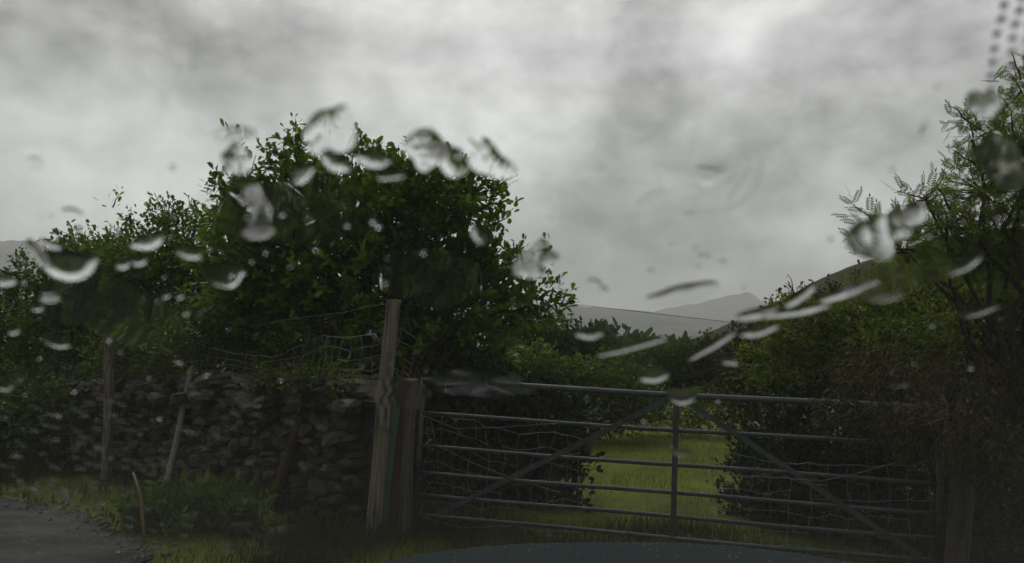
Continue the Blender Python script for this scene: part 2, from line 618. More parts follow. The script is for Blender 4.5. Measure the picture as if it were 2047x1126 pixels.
sun_d = bpy.data.lights.new('sun', 'SUN')
sun_d.energy = 1.4
sun_d.angle = R(30)
sun_d.color = (1.0, .96, .9)
sun = bpy.data.objects.new('sun', sun_d)
COL.objects.link(sun)
sv = Vector((math.sin(SUN_AZ) * math.cos(SUN_EL), math.cos(SUN_AZ) * math.cos(SUN_EL), math.sin(SUN_EL)))
sun.rotation_euler = sv.to_track_quat('Z', 'Y').to_euler()

m, nt, out = new_mat('damp_air')
pv = nt.nodes.new('ShaderNodeVolumePrincipled')
pv.inputs['Color'].default_value = (.96, .97, .97, 1)
pv.inputs['Anisotropy'].default_value = .4
pv.inputs['Density'].default_value = .00028
nt.links.new(pv.outputs[0], out.inputs['Volume'])
hb = MB()
hb.box((0, 2800, 290), (6000, 0, 0), (0, 3300, 0), (0, 0, 310))
tag(hb.build('haze', m), 'thin grey damp air lying over the valley and the hills', kind='stuff')

# ------------------------------------------------------------------ ground, road, hills


def sstep(a, b, x):
    t = np.clip((x - a) / (b - a), 0, 1)
    return t * t * (3 - 2 * t)


def gh(x, y):
    x, y = np.asarray(x, float), np.asarray(y, float)
    z = -.17 * sstep(-2.2, -7, x) + .05 * np.sin(x * .9 + y * .37) * np.exp(-((y - 14) / 14) ** 2) * sstep(7, 10, y)
    z = z + .015 * np.sin(x * 2.3 + 1) * np.sin(y * 1.9)
    return z - 4.0 * sstep(40, 120, y) * (1 - .0 * x)


xs = np.concatenate([-np.geomspace(5800, 12, 28), np.linspace(-11.5, 11.5, 70), np.geomspace(12, 5800, 28)])
ys = np.concatenate([-np.geomspace(300, 8, 8), np.linspace(-7, 30, 110), np.geomspace(31, 5900, 36)])
X, Y = np.meshgrid(xs, ys)
V = np.stack([X, Y, gh(X, Y)], -1).reshape(-1, 3)
nx, ny = len(xs), len(ys)
ii, jj = np.meshgrid(np.arange(nx - 1), np.arange(ny - 1))
q = (jj * nx + ii).ravel()
tag(np_mesh('ground', V, [np.stack([q, q + 1, q + nx + 1, q + nx], 1)], M['meadow'], smooth=True), kind='structure')

# road surface: a strip with an uneven verge edge, laid a little above the ground
edge = [(9, 3.0), (4, 2.9), (-.2, 3.3), (-1.4, 4.4), (-2.15, 5.25), (-2.6, 5.95), (-3.4, 6.75), (-4.4, 7.5), (-5.6, 8.2), (-7.5, 9.1), (-11, 10.6), (-18, 12.5), (-32, 18)]
rngr = np.random.RandomState(5)
ed = []
for (a, b) in zip(edge[:-1], edge[1:]):
    for t in np.linspace(0, 1, 9)[:-1]:
        p = np.array(a) * (1 - t) + np.array(b) * t
        ed.append(p + rngr.normal(0, .016, 2))
ed = np.array(ed)
V, Fq = [], []
NB = 24
for p in ed:
    far_p = np.array([p[0] * .8 - .5, -7.0])
    for j in range(NB):
        t = (j / (NB - 1)) ** 1.4
        w = p * (1 - t) + far_p * t
        V.append((w[0], w[1], float(gh(w[0], w[1])) + .008))
for i in range(len(ed) - 1):
    for j in range(NB - 1):
        a = i * NB + j
        Fq.append((a, a + NB, a + NB + 1, a + 1))
mb = MB()
mb.add(V, Fq)
tag(mb.build('road', M['road'], smooth=True), kind='structure')


rng = np.random.RandomState(71)
mb = MB()
for i in range(1500):
    k = rng.randint(0, len(ed) - 1)
    p = ed[k] * 1.0 + (ed[k + 1] - ed[k]) * rng.uniform() + rng.normal(0, 1, 2) * np.array([.1, .16])
    if p[0] < -14 or p[0] > 3:
        continue
    r = rng.uniform(.006, .022)
    q = np.array([p[0], p[1], float(gh(p[0], p[1])) + .008 + r * .2])
    b = rng.normal(0, .18, (6, 3))
    O = np.array([(1, 0, 0), (-1, 0, 0), (0, 1, 0), (0, -1, 0), (0, 0, .6), (0, 0, -.6)]) + b
    mb.add(q + O * r, [(0, 2, 4), (2, 1, 4), (1, 3, 4), (3, 0, 4), (2, 0, 5), (1, 2, 5), (3, 1, 5), (0, 3, 5)])
tag(mb.build('gravel', M['stone']), 'loose grit and small stones along the broken edge of the road', kind='stuff')


def ridge(name, mat, Yc, front, back, prof, base=-4.0, rough=.03, seed=0, step=60):
    """a hill whose crest follows a list of picture points at the distance Yc; its slopes fall away to both sides"""
    rng = np.random.RandomState(seed)
    P = np.array([at(px, py, Yc) for px, py in prof])
    xs = np.linspace(P[0, 0], P[-1, 0], 150)
    zs = np.interp(xs, P[:, 0], P[:, 2])
    ph = rng.uniform(0, 6.28, 12)
    fr = rng.uniform(3, 45, 12)
    span = xs[-1] - xs[0]
    zs = zs + sum((zs - base) * rough * .5 * np.sin(fr[i] * (xs - xs[0]) / span * 6.28 + ph[i]) / (1 + i * .3) for i in range(12)) * .4
    ts = np.concatenate([np.linspace(-1, 0, step), np.linspace(0, 1, 16)[1:]])
    V = []
    for t in ts:
        f = (1 - abs(t)) ** 1.15 if t < 0 else (1 - t * t)
        yy = Yc + (t * front if t < 0 else t * back)
        w = .08 * np.sin(xs / span * 40 + t * 7) * (1 - f) * f
        zz = base + (zs - base) * (f + w)
        xx = xs * (1 + 0 * t)
        V.append(np.stack([xx, np.full_like(xx, yy), zz], -1))
    V = np.array(V).reshape(-1, 3)
    n = len(xs)
    ii, jj = np.meshgrid(np.arange(n - 1), np.arange(len(ts) - 1))
    q = (jj * n + ii).ravel()
    return tag(np_mesh(name, V, [np.stack([q, q + 1, q + n + 1, q + n], 1)], mat, smooth=True), kind='structure')


ridge('hills', M['hill_heather'], 170, 95, 120, [(1380, 735), (1440, 690), (1500, 648), (1560, 615), (1640, 578), (1700, 548), (1750, 520), (1810, 498), (1900, 474), (2047, 450), (2400, 400), (2800, 420)], rough=.035, seed=1)
ridge('hills', M['hill_rock'], 2500, 1100, 700, [(500, 560), (800, 590), (1000, 604), (1150, 612), (1210, 616), (1270, 620), (1340, 630), (1420, 640), (1500, 650), (1700, 690)], rough=.02, seed=2)
ridge('hills', M['hill_rock'], 4300, 1000, 900, [(1000, 690), (1150, 655), (1290, 628), (1340, 614), (1400, 607), (1440, 594), (1470, 590), (1492, 584), (1505, 590), (1530, 607), (1600, 612), (1750, 600), (2000, 620), (2300, 690)], rough=.03, seed=3)
ridge('mountain', M['hill_rock'], 2800, 1200, 900, [(-500, 540), (-250, 500), (-60, 486), (30, 481), (100, 484), (160, 492), (260, 520), (400, 560), (600, 610)], rough=.02, seed=4)

# the wood across the valley: reads as one mass
rng = np.random.RandomState(11)
Ps, Ds, Ns, Ss = [], [], [], []
for k in range(150):
    row = rng.randint(0, 3)
    yy = [115, 165, 230][row] + rng.uniform(-18, 18)
    xx = rng.uniform(-.02, .36) * yy
    h = rng.uniform(5.5, 9.5)
    z0 = -6.3 + [2.0, 2.8, 4.6][row]
    m_ = 170
    d = unit(rng.normal(0, 1, (m_, 3)))
    r = np.array([h * .42, h * .42, h * .5]) * rng.uniform(.8, 1.15, 3)
    p = np.array([xx, yy, z0 + h * .5]) + d * r * (rng.uniform(.5, 1, m_) ** .4)[:, None] * (1 + .22 * np.sin(d[:, :1] * 5 + k) * np.cos(d[:, 2:] * 6 + k * 2))
    Ps.append(p)
    Ds.append(unit(d + rng.normal(0, .6, (m_, 3))))
    Ns.append(d + rng.normal(0, .5, (m_, 3)) + [0, 0, .5])
    Ss.append(rng.uniform(.8, 1.7, m_))
tag(leaf_cloud('far_forest', np.concatenate(Ps), np.concatenate(Ds), np.concatenate(Ns), np.concatenate(Ss) * 1.25, OVAL, M['far_leaf'], None),
    'dark green wood across the valley under the mist', kind='stuff')

# ------------------------------------------------------------------ dry stone wall
WALL = [((-1.12, 6.62), .0, 1.10), ((-3.2, 8.35), -.03, .96), ((-6.0, 10.5), -.14, .66), ((-9.6, 12.6), -.2, .55), ((-14, 15.0), -.2, .5)]


def wall_at(s):
    """s in 0..4 along the wall"""
    i = min(int(s), 3)
    t = s - i
    (a, b0, t0), (b, b1, t1) = WALL[i], WALL[i + 1]
    p = np.array(a) * (1 - t) + np.array(b) * t
    d = np.array(b) - np.array(a)
    L = np.linalg.norm(d)
    return p, d / L, b0 * (1 - t) + b1 * t, t0 * (1 - t) + t1 * t, L


rng = np.random.RandomState(21)
g3 = [(x, y, z) for x in (-1, 0, 1) for y in (-1, 0, 1) for z in (-1, 0, 1) if (x, y, z) != (0, 0, 0)]
gi = {p: i for i, p in enumerate(g3)}
ROCKF = []
for axis in range(3):
    for sgn in (-1, 1):
        o1, o2 = [a for a in range(3) if a != axis]
        for u in (-1, 0):
            for v in (-1, 0):
                c = []
                for (du, dv) in ((0, 0), (1, 0), (1, 1), (0, 1)):
                    p = [0, 0, 0]
                    p[axis] = sgn
                    p[o1] = u + du
                    p[o2] = v + dv
                    c.append(gi[tuple(p)])
                flip = (sgn > 0) == (axis == 1)
                ROCKF.append(tuple(reversed(c)) if flip else tuple(c))
G3 = np.array(g3, float)
G3n = G3 / np.maximum(1, np.linalg.norm(G3, axis=1, keepdims=True)) ** .55


def add_stone(mb, c, t, n, L, H, Dp, tilt):
    V = G3n * (1 + rng.normal(0, .10, G3.shape))
    V = V * np.array([L, Dp, H]) * .5
    ct, st = math.cos(tilt), math.sin(tilt)
    x = V[:, 0] * ct - V[:, 2] * st
    z = V[:, 0] * st + V[:, 2] * ct
    W = np.array(c)[None, :] + x[:, None] * t[None, :] + V[:, 1:2] * n[None, :] + z[:, None] * np.array([0, 0, 1.0])[None, :]
    mb.add(W, ROCKF)


mb = MB()
core = MB()
s = 0.0
cols = []
for zi in range(20):
    s = rng.uniform(0, .05)
    while s < 3.6:
        p, d, zb, zt, L = wall_at(s)
        t3 = np.array([d[0], d[1], 0])
        n3 = np.array([-d[1], d[0], 0])
        if n3[1] > 0:
            n3 = -n3
        H = (zt - zb) / 17.5
        ln = rng.uniform(.07, .27) * (1.25 if p[1] > 9.5 else 1.0)
        th = H * rng.uniform(1.0, 2.3)
        z = zb + H * (zi + .4) + rng.normal(0, .012)
        if z < zt + rng.uniform(-.05, .08) and rng.uniform() < .93:
            c = np.array([p[0], p[1], z]) + t3 * ln * .5 + n3 * (.02 + rng.normal(0, .035) + .05 * (1 - zi / 19))
            add_stone(mb, c, t3, n3, ln * 1.02, th, rng.uniform(.18, .32), rng.normal(0, .06 + .01 * zi))
        s += ln * .92 / L
# rough cope stones lying along the top
s = 0
while s < 3.6:
    p, d, zb, zt, L = wall_at(s)
    t3 = np.array([d[0], d[1], 0])
    n3 = np.array([-d[1], d[0], 0])
    ln = rng.uniform(.14, .36)
    add_stone(mb, (p[0], p[1], zt + rng.uniform(.0, .10)), t3, n3, ln, rng.uniform(.06, .18), rng.uniform(.25, .45), rng.normal(0, .3))
    if rng.uniform() < .5:
        q_ = np.array([p[0], p[1], zt - .1]) - n3 * rng.uniform(.15, .3) * (1 if n3[1] > 0 else -1)
        add_stone(mb, q_, t3, n3, ln * .8, .12, .2, rng.normal(0, .4))
    s += ln * .8 / L
for i in range(len(WALL) - 1):
    (a, b0, t0), (b, b1, t1) = WALL[i], WALL[i + 1]
    a, b = np.array(a), np.array(b)
    d = (b - a) / np.linalg.norm(b - a)
    n = np.array([-d[1], d[0]])
    n = n if n[1] > 0 else -n
    V = [(*(a + n * .06), b0 - .1), (*(b + n * .06), b1 - .1), (*(b + n * .4), b1 - .1), (*(a + n * .4), b0 - .1),
         (*(a + n * .06), t0 - .08), (*(b + n * .06), t1 - .08), (*(b + n * .4), t1 - .08), (*(a + n * .4), t0 - .08)]
    mb.add(V, [(0, 3, 2, 1), (4, 5, 6, 7), (0, 1, 5, 4), (1, 2, 6, 5), (2, 3, 7, 6), (3, 0, 4, 7)])
wall = mb.build('dry_stone_wall', M['stone'])
tag(wall, 'dark tumbledown dry stone wall of wet slate running from the tall post', 'wall')

# stones fallen at the wall foot
for (px, py, sz, lab) in [(570, 1075, .17, 'pale rounded stone half sunk in the grass near the leaning rusty post'), (480, 1062, .12, 'small grey stone in the grass at the wall foot'),
                          (640, 1035, .13, 'squat mossy stone fallen beside the foot of the tall post')]:
    g = ground_at(px, py, .03)
    mb = MB()
    add_stone(mb, (g[0], g[1], .05), np.array([.95, .3, 0]), np.array([-.3, .95, 0]), sz * 1.7, sz * .8, sz * 1.2, .1)
    tag(mb.build('fallen_stone', M['stone'], smooth=True), lab, 'stone')

# ------------------------------------------------------------------ posts and stakes


def post(name, label, cat, p0, p1, r0, r1, mat, seed, sides=14, square=False, split=True, group=None):
    rng = np.random.RandomState(seed)
    a, b = np.asarray(p0, float), np.asarray(p1, float)
    a = a - unit(b - a) * .12
    mb = MB()
    n = 16
    V, Fc = [], []
    ax = unit(b - a)
    u = unit(np.cross(ax, [0, 1.0, 0]))
    w = np.cross(ax, u)
    prof = 1 + rng.normal(0, .05, sides)
    for i in range(n):
        t = i / (n - 1)
        c = a + (b - a) * t + u * .006 * math.sin(t * 7 + seed) + w * .005 * math.cos(t * 5)
        r = r0 + (r1 - r0) * t
        for k in range(sides):
            an = 2 * math.pi * k / sides
            rr = r * prof[k] * (1 + rng.normal(0, .015))
            if square:
                rr /= max(abs(math.cos(an + .3)), abs(math.sin(an + .3))) ** .85
            top = rng.uniform(-.018, .01) if i == n - 1 and split else 0
            V.append(c + rr * (u * math.cos(an) + w * math.sin(an)) + ax * top)
    for i in range(n - 1):
        for k in range(sides):
            k2 = (k + 1) % sides
            Fc.append((i * sides + k, i * sides + k2, (i + 1) * sides + k2, (i + 1) * sides + k))
    V.append(b + ax * .004)
    m_ = len(V) - 1
    for k in range(sides):
        Fc.append(((n - 1) * sides + k, (n - 1) * sides + (k + 1) % sides, m_))
    mb.add(V, Fc)
    o = mb.build(name, mat, None, smooth=True)
    o.data.set_sharp_from_angle(angle=R(50)) if hasattr(o.data, 'set_sharp_from_angle') else None
    return tag(o, label, cat, group)


tall = post('fence_post', 'tallest round wooden post leaning at the end of the stone wall', 'post', at(744, 1072, 6.25), at(788, 600, 6.25), .056, .053, M['post_wood'], 3)
post('gate_post', 'short weathered split wooden post between the tall post and the gate', 'post', at(803, 1040, 6.5), at(817, 758, 6.5), .07, .075, M['old_wood'], 4)
post('gate_post', 'stout brown post standing past the hinge end of the gate', 'post', at(1912, 1140, 5.55), at(1932, 860, 5.55), .078, .07, M['dark_post'], 7)
post('fence_post', 'dull brown fence post standing in front of the wall among the bushes', 'post', at(214, 935, 8.7), at(219, 655, 8.5), .05, .047, M['post_wood'], 8)
post('wooden_stake', 'pale thin stake leaning against the front of the stone wall', 'stake', at(338, 945, 7.75), at(384, 735, 8.35), .034, .028, M['pale_wood'], 9, sides=9)
post('wooden_stake', 'dark reddish rotten stake leaning against the stone wall', 'stake', at(532, 1045, 6.75), at(604, 826, 7.05), .045, .04, M['rotten'], 10, sides=9)
post('wooden_stake', 'second dull thin stake in front of the wall, beside the brown fence post', 'stake', at(146, 900, 9.4), at(138, 795, 9.5), .02, .018, M['old_wood'], 12, sides=7)
# green painted plank and rusty channel propped between the posts
a0, a1 = at(762, 1062, 6.33), at(792, 815, 6.33)
d_ = unit(a1 - a0)
mb = MB()
mb.box((a0 + a1) / 2, d_ * np.linalg.norm(a1 - a0) / 2, np.array([.029, 0, -.003]), np.array([0, .012, 0]))
tag(mb.build('painted_plank', M['green_paint']), 'narrow plank with flaking green paint propped beside the tall post', 'plank')
b0, b1 = at(784, 1052, 6.42), at(802, 770, 6.42)
d_ = unit(b1 - b0)
mb = MB()
ln = np.linalg.norm(b1 - b0) / 2
mb.box((b0 + b1) / 2, d_ * ln, np.array([.034, 0, 0]), np.array([0, .005, 0]))
mb.box((b0 + b1) / 2 + np.array([-.031, .036, 0]), d_ * ln, np.array([.004, 0, 0]), np.array([0, .03, 0]))
mb.box((b0 + b1) / 2 + np.array([.031, .036, 0]), d_ * ln, np.array([.004, 0, 0]), np.array([0, .03, 0]))
tag(mb.build('steel_channel', M['rust']), 'rust red steel channel upright between the green plank and the split post', 'steel channel')
mb = MB()
c0, c1 = ground_at(290, 1098, -.05), at(266, 945, 6.2)
mb.tube([c0, c0 + (c1 - c0) * .35 + [.015, 0, 0], c0 + (c1 - c0) * .7 + [.03, 0, 0], c1], [.011, .012, .011, .009], 8)
tag(mb.build('bamboo_cane', M['cane'], smooth=True), 'crooked orange cane standing at the road edge', 'cane')

# ------------------------------------------------------------------ gate
GL, GR = np.array([-.68, 6.5]), np.array([3.06, 5.70])
ZT, ZB = 1.225, .17


def gp(f, z, off=0.0):
    """point on the gate: f from 0 at the latch end to 1 at the hinge end"""
    p = GL + (GR - GL) * f
    n = unit(np.array([-(GR - GL)[1], (GR - GL)[0]]))
    return np.array([p[0] + n[0] * off, p[1] + n[1] * off, z + .0 * f])


gate = empty('field_gate', (GL[0], GL[1], 0))
tag(gate, 'wet galvanised steel field gate of six bars closed across the grass entrance', 'gate')
fr_ = [0, .247, .492, .688, .852, 1.0]
for i, f in enumerate(fr_):
    z = ZT + (ZB - ZT) * f
    mb = MB()
    mb.tube([gp(t, z - .006 * math.sin(t * 3.14) + .004 * math.sin(t * 9 + i)) for t in np.linspace(0, 1, 14)], .0245 if i == 0 else .0155, 12)
    mb.build('rail', M['galv'], gate, smooth=True)
for f in (0, 1):
    mb = MB()
    mb.tube([gp(f, ZB - .035), gp(f, ZT + .02)], .021, 12)
    mb.build('stile', M['galv'], gate, smooth=True)
dirx = unit(np.append(GR - GL, 0))
FC = .524
mb = MB()
mb.box(gp(FC, (ZT + ZB) / 2, -.026), dirx * .021, (0, 0, (ZT - ZB) / 2 - .01), np.cross(dirx, [0, 0, 1.0]) * .003)
mb.build('upright', M['galv'], gate)
for (f0, f1) in ((FC - .012, .055), (FC + .012, .965)):
    a, b = gp(f0, ZT - .03, -.034 if f1 < .5 else -.036), gp(f1, ZB + .03, -.034 if f1 < .5 else -.036)
    d = (b - a) / 2
    side = np.cross(unit(d), np.cross(dirx, [0, 0, 1.0]))
    mb = MB()
    mb.box((a + b) / 2, d, unit(side) * .02, np.cross(dirx, [0, 0, 1.0]) * .003)
    mb.build('brace', M['galv'], gate)
for z in (ZT - .12, ZB + .12):
    mb = MB()
    mb.tube([gp(1.0, z), gp(1.02, z, .02), gp(1.04, z, .03)], .012, 8)
    mb.build('hinge', M['rust'], gate, smooth=True)
# rain hanging under the bars
rng = np.random.RandomState(8)
mb = MB()
for i in range(150):
    f = rng.uniform(.02, .98)
    k = rng.choice([0, 0, 0, 1, 1, 2, 3, 4, 5])
    z = ZT + (ZB - ZT) * fr_[k] - (.0245 if k == 0 else .0155) - .003
    c = gp(f, z - .006 * math.sin(f * 3.14) + .004 * math.sin(f * 9 + k))
    r = rng.uniform(.003, .0052)
    V = [c + [0, 0, r * 1.3]] + [c + [r * math.cos(a), r * math.sin(a), 0] for a in np.linspace(0, 6.28, 7)[:-1]] + [c + [0, 0, -r]]
    mb.add(V, [(0, 1 + k2, 1 + (k2 + 1) % 6) for k2 in range(6)] + [(7, 1 + (k2 + 1) % 6, 1 + k2) for k2 in range(6)])
m_, nt_, out_ = new_mat('hanging_water')
pp = nt_.nodes.new('ShaderNodeBsdfPrincipled')
pp.inputs['Base Color'].default_value = (.75, .78, .78, 1)
pp.inputs['Roughness'].default_value = .05
nt_.links.new(pp.outputs[0], out_.inputs[0])
tag(mb.build('hanging_rain', m_, gate, smooth=True), 'rain beads hanging under the bars', kind='stuff')

# ------------------------------------------------------------------ wire netting


def netting(name, label, P, cell, rows, seed, rad=.0017, jag=.012, keep=.95, group=None):
    """P(u, v): point of the net; u 0..1 along, v 0..1 upward"""
    rng = np.random.RandomState(seed)
    ncol = cell
    mb = MB()
    J = rng.normal(0, jag, (ncol + 1, rows + 1, 3))
    pt = lambda i, j: P(i / ncol, j / rows) + J[i, j]
    for j in range(rows + 1):
        for i in range(ncol):
            if rng.uniform() < keep or j == rows:
                mb.tube([pt(i, j), (pt(i, j) + pt(i + 1, j)) / 2 + rng.normal(0, jag * .4, 3), pt(i + 1, j)], rad * (1.3 if j in (0, rows) else 1), 4, cap=False)
    for i in range(ncol + 1):
        for j in range(rows):
            if rng.uniform() < keep:
                mb.tube([pt(i, j), (pt(i, j) + pt(i, j + 1)) / 2 + rng.normal(0, jag * .5, 3), pt(i, j + 1)], rad, 4, cap=False)
    return tag(mb.build(name, M['wire']), label, 'wire netting', group)


NT = [(-.93, 6.28), (-1.9, 7.15), (-3.35, 8.55), (-5.2, 9.95), (-6.1, 10.6)]
NTZ = [(1.02, 1.67), (.98, 1.42), (.92, 1.28), (.72, 1.12), (.62, 1.05)]


def fence_net(u, v):
    s = u * 3.999
    i = int(s)
    t = s - i
    p = np.array(NT[i]) * (1 - t) + np.array(NT[i + 1]) * t
    z0 = NTZ[i][0] * (1 - t) + NTZ[i + 1][0] * t
    z1 = NTZ[i][1] * (1 - t) + NTZ[i + 1][1] * t
    return np.array([p[0] + .02 * math.sin(u * 40), p[1] + .03 * math.sin(u * 23 + v * 4), z0 + (z1 - z0) * v - .05 * math.sin(u * 25) * v])


netting('wire_netting', 'slack rusty sheep netting strung along the wall top from the tall post', fence_net, 44, 6, 31, jag=.009)
mb = MB()
pts = [at(786, 606, 6.2), at(740, 612, 6.5), at(690, 624, 6.9), at(560, 641, 7.8), at(450, 664, 8.6), at(330, 700, 9.3), at(219, 740, 9.3)]
mb.tube(pts, .0022, 5, cap=False)
for k in range(5):
    c = pts[1] + (pts[4] - pts[1]) * (k + .5) / 5
mb.tube([at(785, 603, 6.19), at(786, 613, 6.18), at(792, 611, 6.18)], .0022, 4, cap=False)
tag(mb.build('wire_strand', M['wire']), 'single top wire running down from the tip of the tall post', 'wire')


def gate_net(u, v):
    f = .01 + .33 * u
    top = ZT - .27 + .03 * math.sin(u * 9) - .13 * u
    return gp(f, ZB - .05 + (top - ZB + .05) * v, .045 + .02 * math.sin(u * 13 + v * 5))


def gate_net_b(u, v):
    f = .60 + .385 * u
    top = ZT - .42 - .05 * math.sin(u * 3.1) + .03 * u
    return gp(f, ZB - .12 + (top - ZB + .12) * v, .05 + .02 * math.sin(u * 11 + v * 4))


netting('wire_netting', 'sagging tangled netting tied over the latch end of the gate', gate_net, 10, 6, 32, jag=.016, keep=.9)
netting('wire_netting', 'netting stretched behind the lower bars at the hinge end of the gate', gate_net_b, 11, 6, 33, jag=.014, keep=.9)
mb = MB()
mb.tube([gp(.02, ZT - .26, -.03), gp(.04, ZT - .5, -.04), gp(.12, ZT - .62, -.03), gp(.2, ZT - .72, .02), gp(.30, ZT - .80, .02)], .0022, 4, cap=False)
mb.tube([gp(.0, ZT - .27, -.03), gp(.08, ZT - .36, -.05), gp(.17, ZT - .33, -.03), gp(.29, ZT - .27, -.02)], .0022, 4, cap=False)
tag(mb.build('loose_wire', M['wire']), 'loose bent wires dangling from the latch end of the gate', 'wire')
mb = MB()
pts = [at(1480, 926 + 26, 5.75), at(1560, 955, 5.72), at(1640, 962, 5.7), at(1720, 945, 5.66), at(1800, 922, 5.62)]
mb.tube(pts, .0022, 4, cap=False)
tag(mb.build('loose_wire', M['wire']), 'single drooping wire hung in front of the hinge end bars', 'wire')
# small scrap of netting left of the gate, tied behind the tall post
netting('wire_netting', 'torn scrap of netting curling past the far side of the tall post', lambda u, v: at(800 + 34 * u - 16 * (1 - v), 728 - 75 * v + 25 * u, 6.4), 1, 3, 35, jag=.012, keep=1)

# overhead cable across the valley
mb = MB()
pts = [at(700, 560, 70), at(900, 582, 70), at(1170, 611, 70), at(1300, 626, 70), at(1440, 642, 70), at(1700, 672, 70), at(2100, 716, 70)]
mb.tube(pts, .022, 5, cap=False)
tag(mb.build('overhead_cable', M['cable']), 'thin dark overhead cable crossing in front of the misty hill', 'cable')

# ------------------------------------------------------------------ trees and bushes
OAKLOBES = [(600, 490, 150, 150, 9), (750, 430, 170, 110, 9), (862, 480, 118, 110, 9), (720, 600, 230, 150, 9), (918, 610, 128, 120, 9), (520, 570, 110, 140, 9), (490, 420, 45, 60, 8.8),
            (985, 550, 64, 55, 9), (1050, 615, 70, 40, 8.8), (860, 375, 100, 45, 9), (590, 350, 50, 50, 9), (710, 345, 55, 45, 9), (620, 700, 190, 90, 9.2), (850, 700, 170, 90, 9.2), (950, 400, 50, 50, 9)]
make_tree('oak_tree', 'large dark oak with lobed leaves behind the tall post and wall', 'tree', gbase(730, 9.3), OAKLOBES, 3300, OAK, .102, M['oak_leaf'], 1,
          sprigs=[(592, 350, 590, 236, 8.9, 70), (600, 300, 560, 275, 8.9, 16), (490, 400, 462, 268, 8.8, 46), (470, 390, 428, 372, 8.8, 40), (705, 340, 708, 268, 9, 34), (785, 370, 797, 290, 9, 34), (735, 330, 735, 290, 9, 20),
                  (950, 390, 1008, 372, 8.8, 46), (950, 350, 940, 330, 9, 16), (1060, 560, 1092, 486, 8.8, 38), (1030, 540, 1040, 480, 8.8, 20), (1080, 622, 1134, 600, 8.6, 46), (1070, 600, 1110, 575, 8.6, 20), (1060, 600, 1080, 640, 8.6, 16)] + [(x0, y0, x1, y1, 8.9, m) for x0, y0, x1, y1, m in [(640, 330, 652, 292, 18), (820, 360, 835, 318, 18), (880, 350, 905, 318, 20), (920, 360, 960, 345, 14), (985, 450, 1022, 430, 16), (1000, 490, 1040, 520, 16), (960, 420, 990, 400, 14), (500, 350, 512, 310, 14), (450, 440, 418, 445, 14), (540, 330, 530, 290, 12), (1060, 520, 1100, 530, 16), (1090, 600, 1130, 640, 14), (1040, 640, 1075, 680, 18), (680, 320, 690, 285, 12), (440, 480, 405, 500, 14)]],
          per=11, trunk_r=.13, shell=.62, sprig_w=.085)
make_tree('hawthorn_bush', 'leafy bush with one pointed top rising left of the big oak', 'bush', gbase(330, 11), [(330, 540, 100, 100, 11), (335, 455, 28, 40, 10.8), (430, 530, 90, 95, 11), (260, 560, 100, 80, 11), (390, 450, 25, 25, 11), (360, 620, 120, 90, 11)],
          1500, OAK, .075, M['oak_leaf'], 2, sprigs=[(335, 470, 338, 402, 10.8, 40), (420, 450, 415, 425, 10.8, 14), (380, 450, 385, 425, 10.8, 12), (225, 415, 238, 388, 10.6, 14), (262, 470, 262, 412, 10.7, 7)], trunk_r=.08)
make_tree('hawthorn_bush', 'low rounded bush sloping down toward the grey mountain', 'bush', gbase(170, 11.8), [(180, 570, 90, 85, 11.8), (160, 500, 50, 26, 11.8), (230, 540, 60, 60, 11.8), (200, 660, 140, 90, 11.6), (120, 590, 40, 50, 11.8)],
          1300, OVAL, .075, M['haw_leaf'], 3, sprigs=[(150, 500, 140, 476, 11.6, 14), (215, 495, 220, 465, 11.6, 10)], trunk_r=.07)
make_tree('hawthorn_bush', 'outermost dark bush beside the grey mountain at the frame edge', 'bush', gbase(40, 12.5), [(60, 610, 60, 70, 12.5), (20, 690, 90, 100, 12.5), (100, 730, 110, 80, 12.3), (40, 540, 28, 22, 12.5), (-60, 650, 90, 110, 12.5)],
          1300, OVAL, .07, M['haw_leaf'], 4, sprigs=[(40, 550, 38, 515, 12.4, 12)], trunk_r=.07)
make_tree('bramble_bush', 'brighter bramble growing through the wire netting above the wall', 'bush', gbase(440, 8.9), [(300, 715, 110, 70, 9.4), (420, 715, 100, 65, 8.9), (500, 680, 90, 60, 8.9), (590, 735, 90, 45, 8.4), (410, 655, 28, 26, 8.7)],
          1300, OVAL, .05, M['haw_yellow'], 5, sprigs=[(405, 680, 412, 630, 8.6, 16)], trunk_r=.03, per=11, sprig_w=.06)
make_tree('bramble_bush', 'dark low scrub behind the wall below the outermost bush', 'bush', gbase(120, 10.9), [(60, 770, 90, 50, 11.2), (180, 745, 100, 55, 10.9), (260, 770, 80, 40, 10.2)],
          800, OVAL, .055, M['haw_leaf'], 6, trunk_r=.03)
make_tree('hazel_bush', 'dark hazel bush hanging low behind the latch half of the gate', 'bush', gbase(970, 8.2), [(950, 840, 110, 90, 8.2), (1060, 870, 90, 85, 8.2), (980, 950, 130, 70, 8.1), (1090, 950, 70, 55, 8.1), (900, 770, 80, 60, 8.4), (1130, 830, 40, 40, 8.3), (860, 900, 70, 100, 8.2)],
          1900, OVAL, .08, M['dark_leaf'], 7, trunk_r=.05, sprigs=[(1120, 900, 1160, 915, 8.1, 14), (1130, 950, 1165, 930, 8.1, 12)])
make_tree('hedge_bush', 'bright green hedge bush beyond the top bar of the gate', 'bush', gbase(1180, 14), [(1130, 775, 110, 45, 14), (1230, 770, 80, 42, 14), (1270, 800, 50, 36, 14), (1070, 760, 70, 50, 14), (1180, 815, 130, 40, 14), (1330, 828, 80, 26, 15), (1420, 822, 60, 34, 15.5)],
          1900, OVAL, .075, M['haw_yellow'], 8, trunk_r=.05)
make_tree('young_tree', 'soft green tree beyond the gate, just past the oak edge', 'tree', gbase(1110, 21), [(1120, 700, 90, 42, 21), (1060, 690, 50, 50, 21), (1180, 715, 60, 30, 21), (1110, 750, 110, 40, 21)],
          1100, OVAL, .12, M['far_leaf'], 9, trunk_r=.09, twig_len=.5)
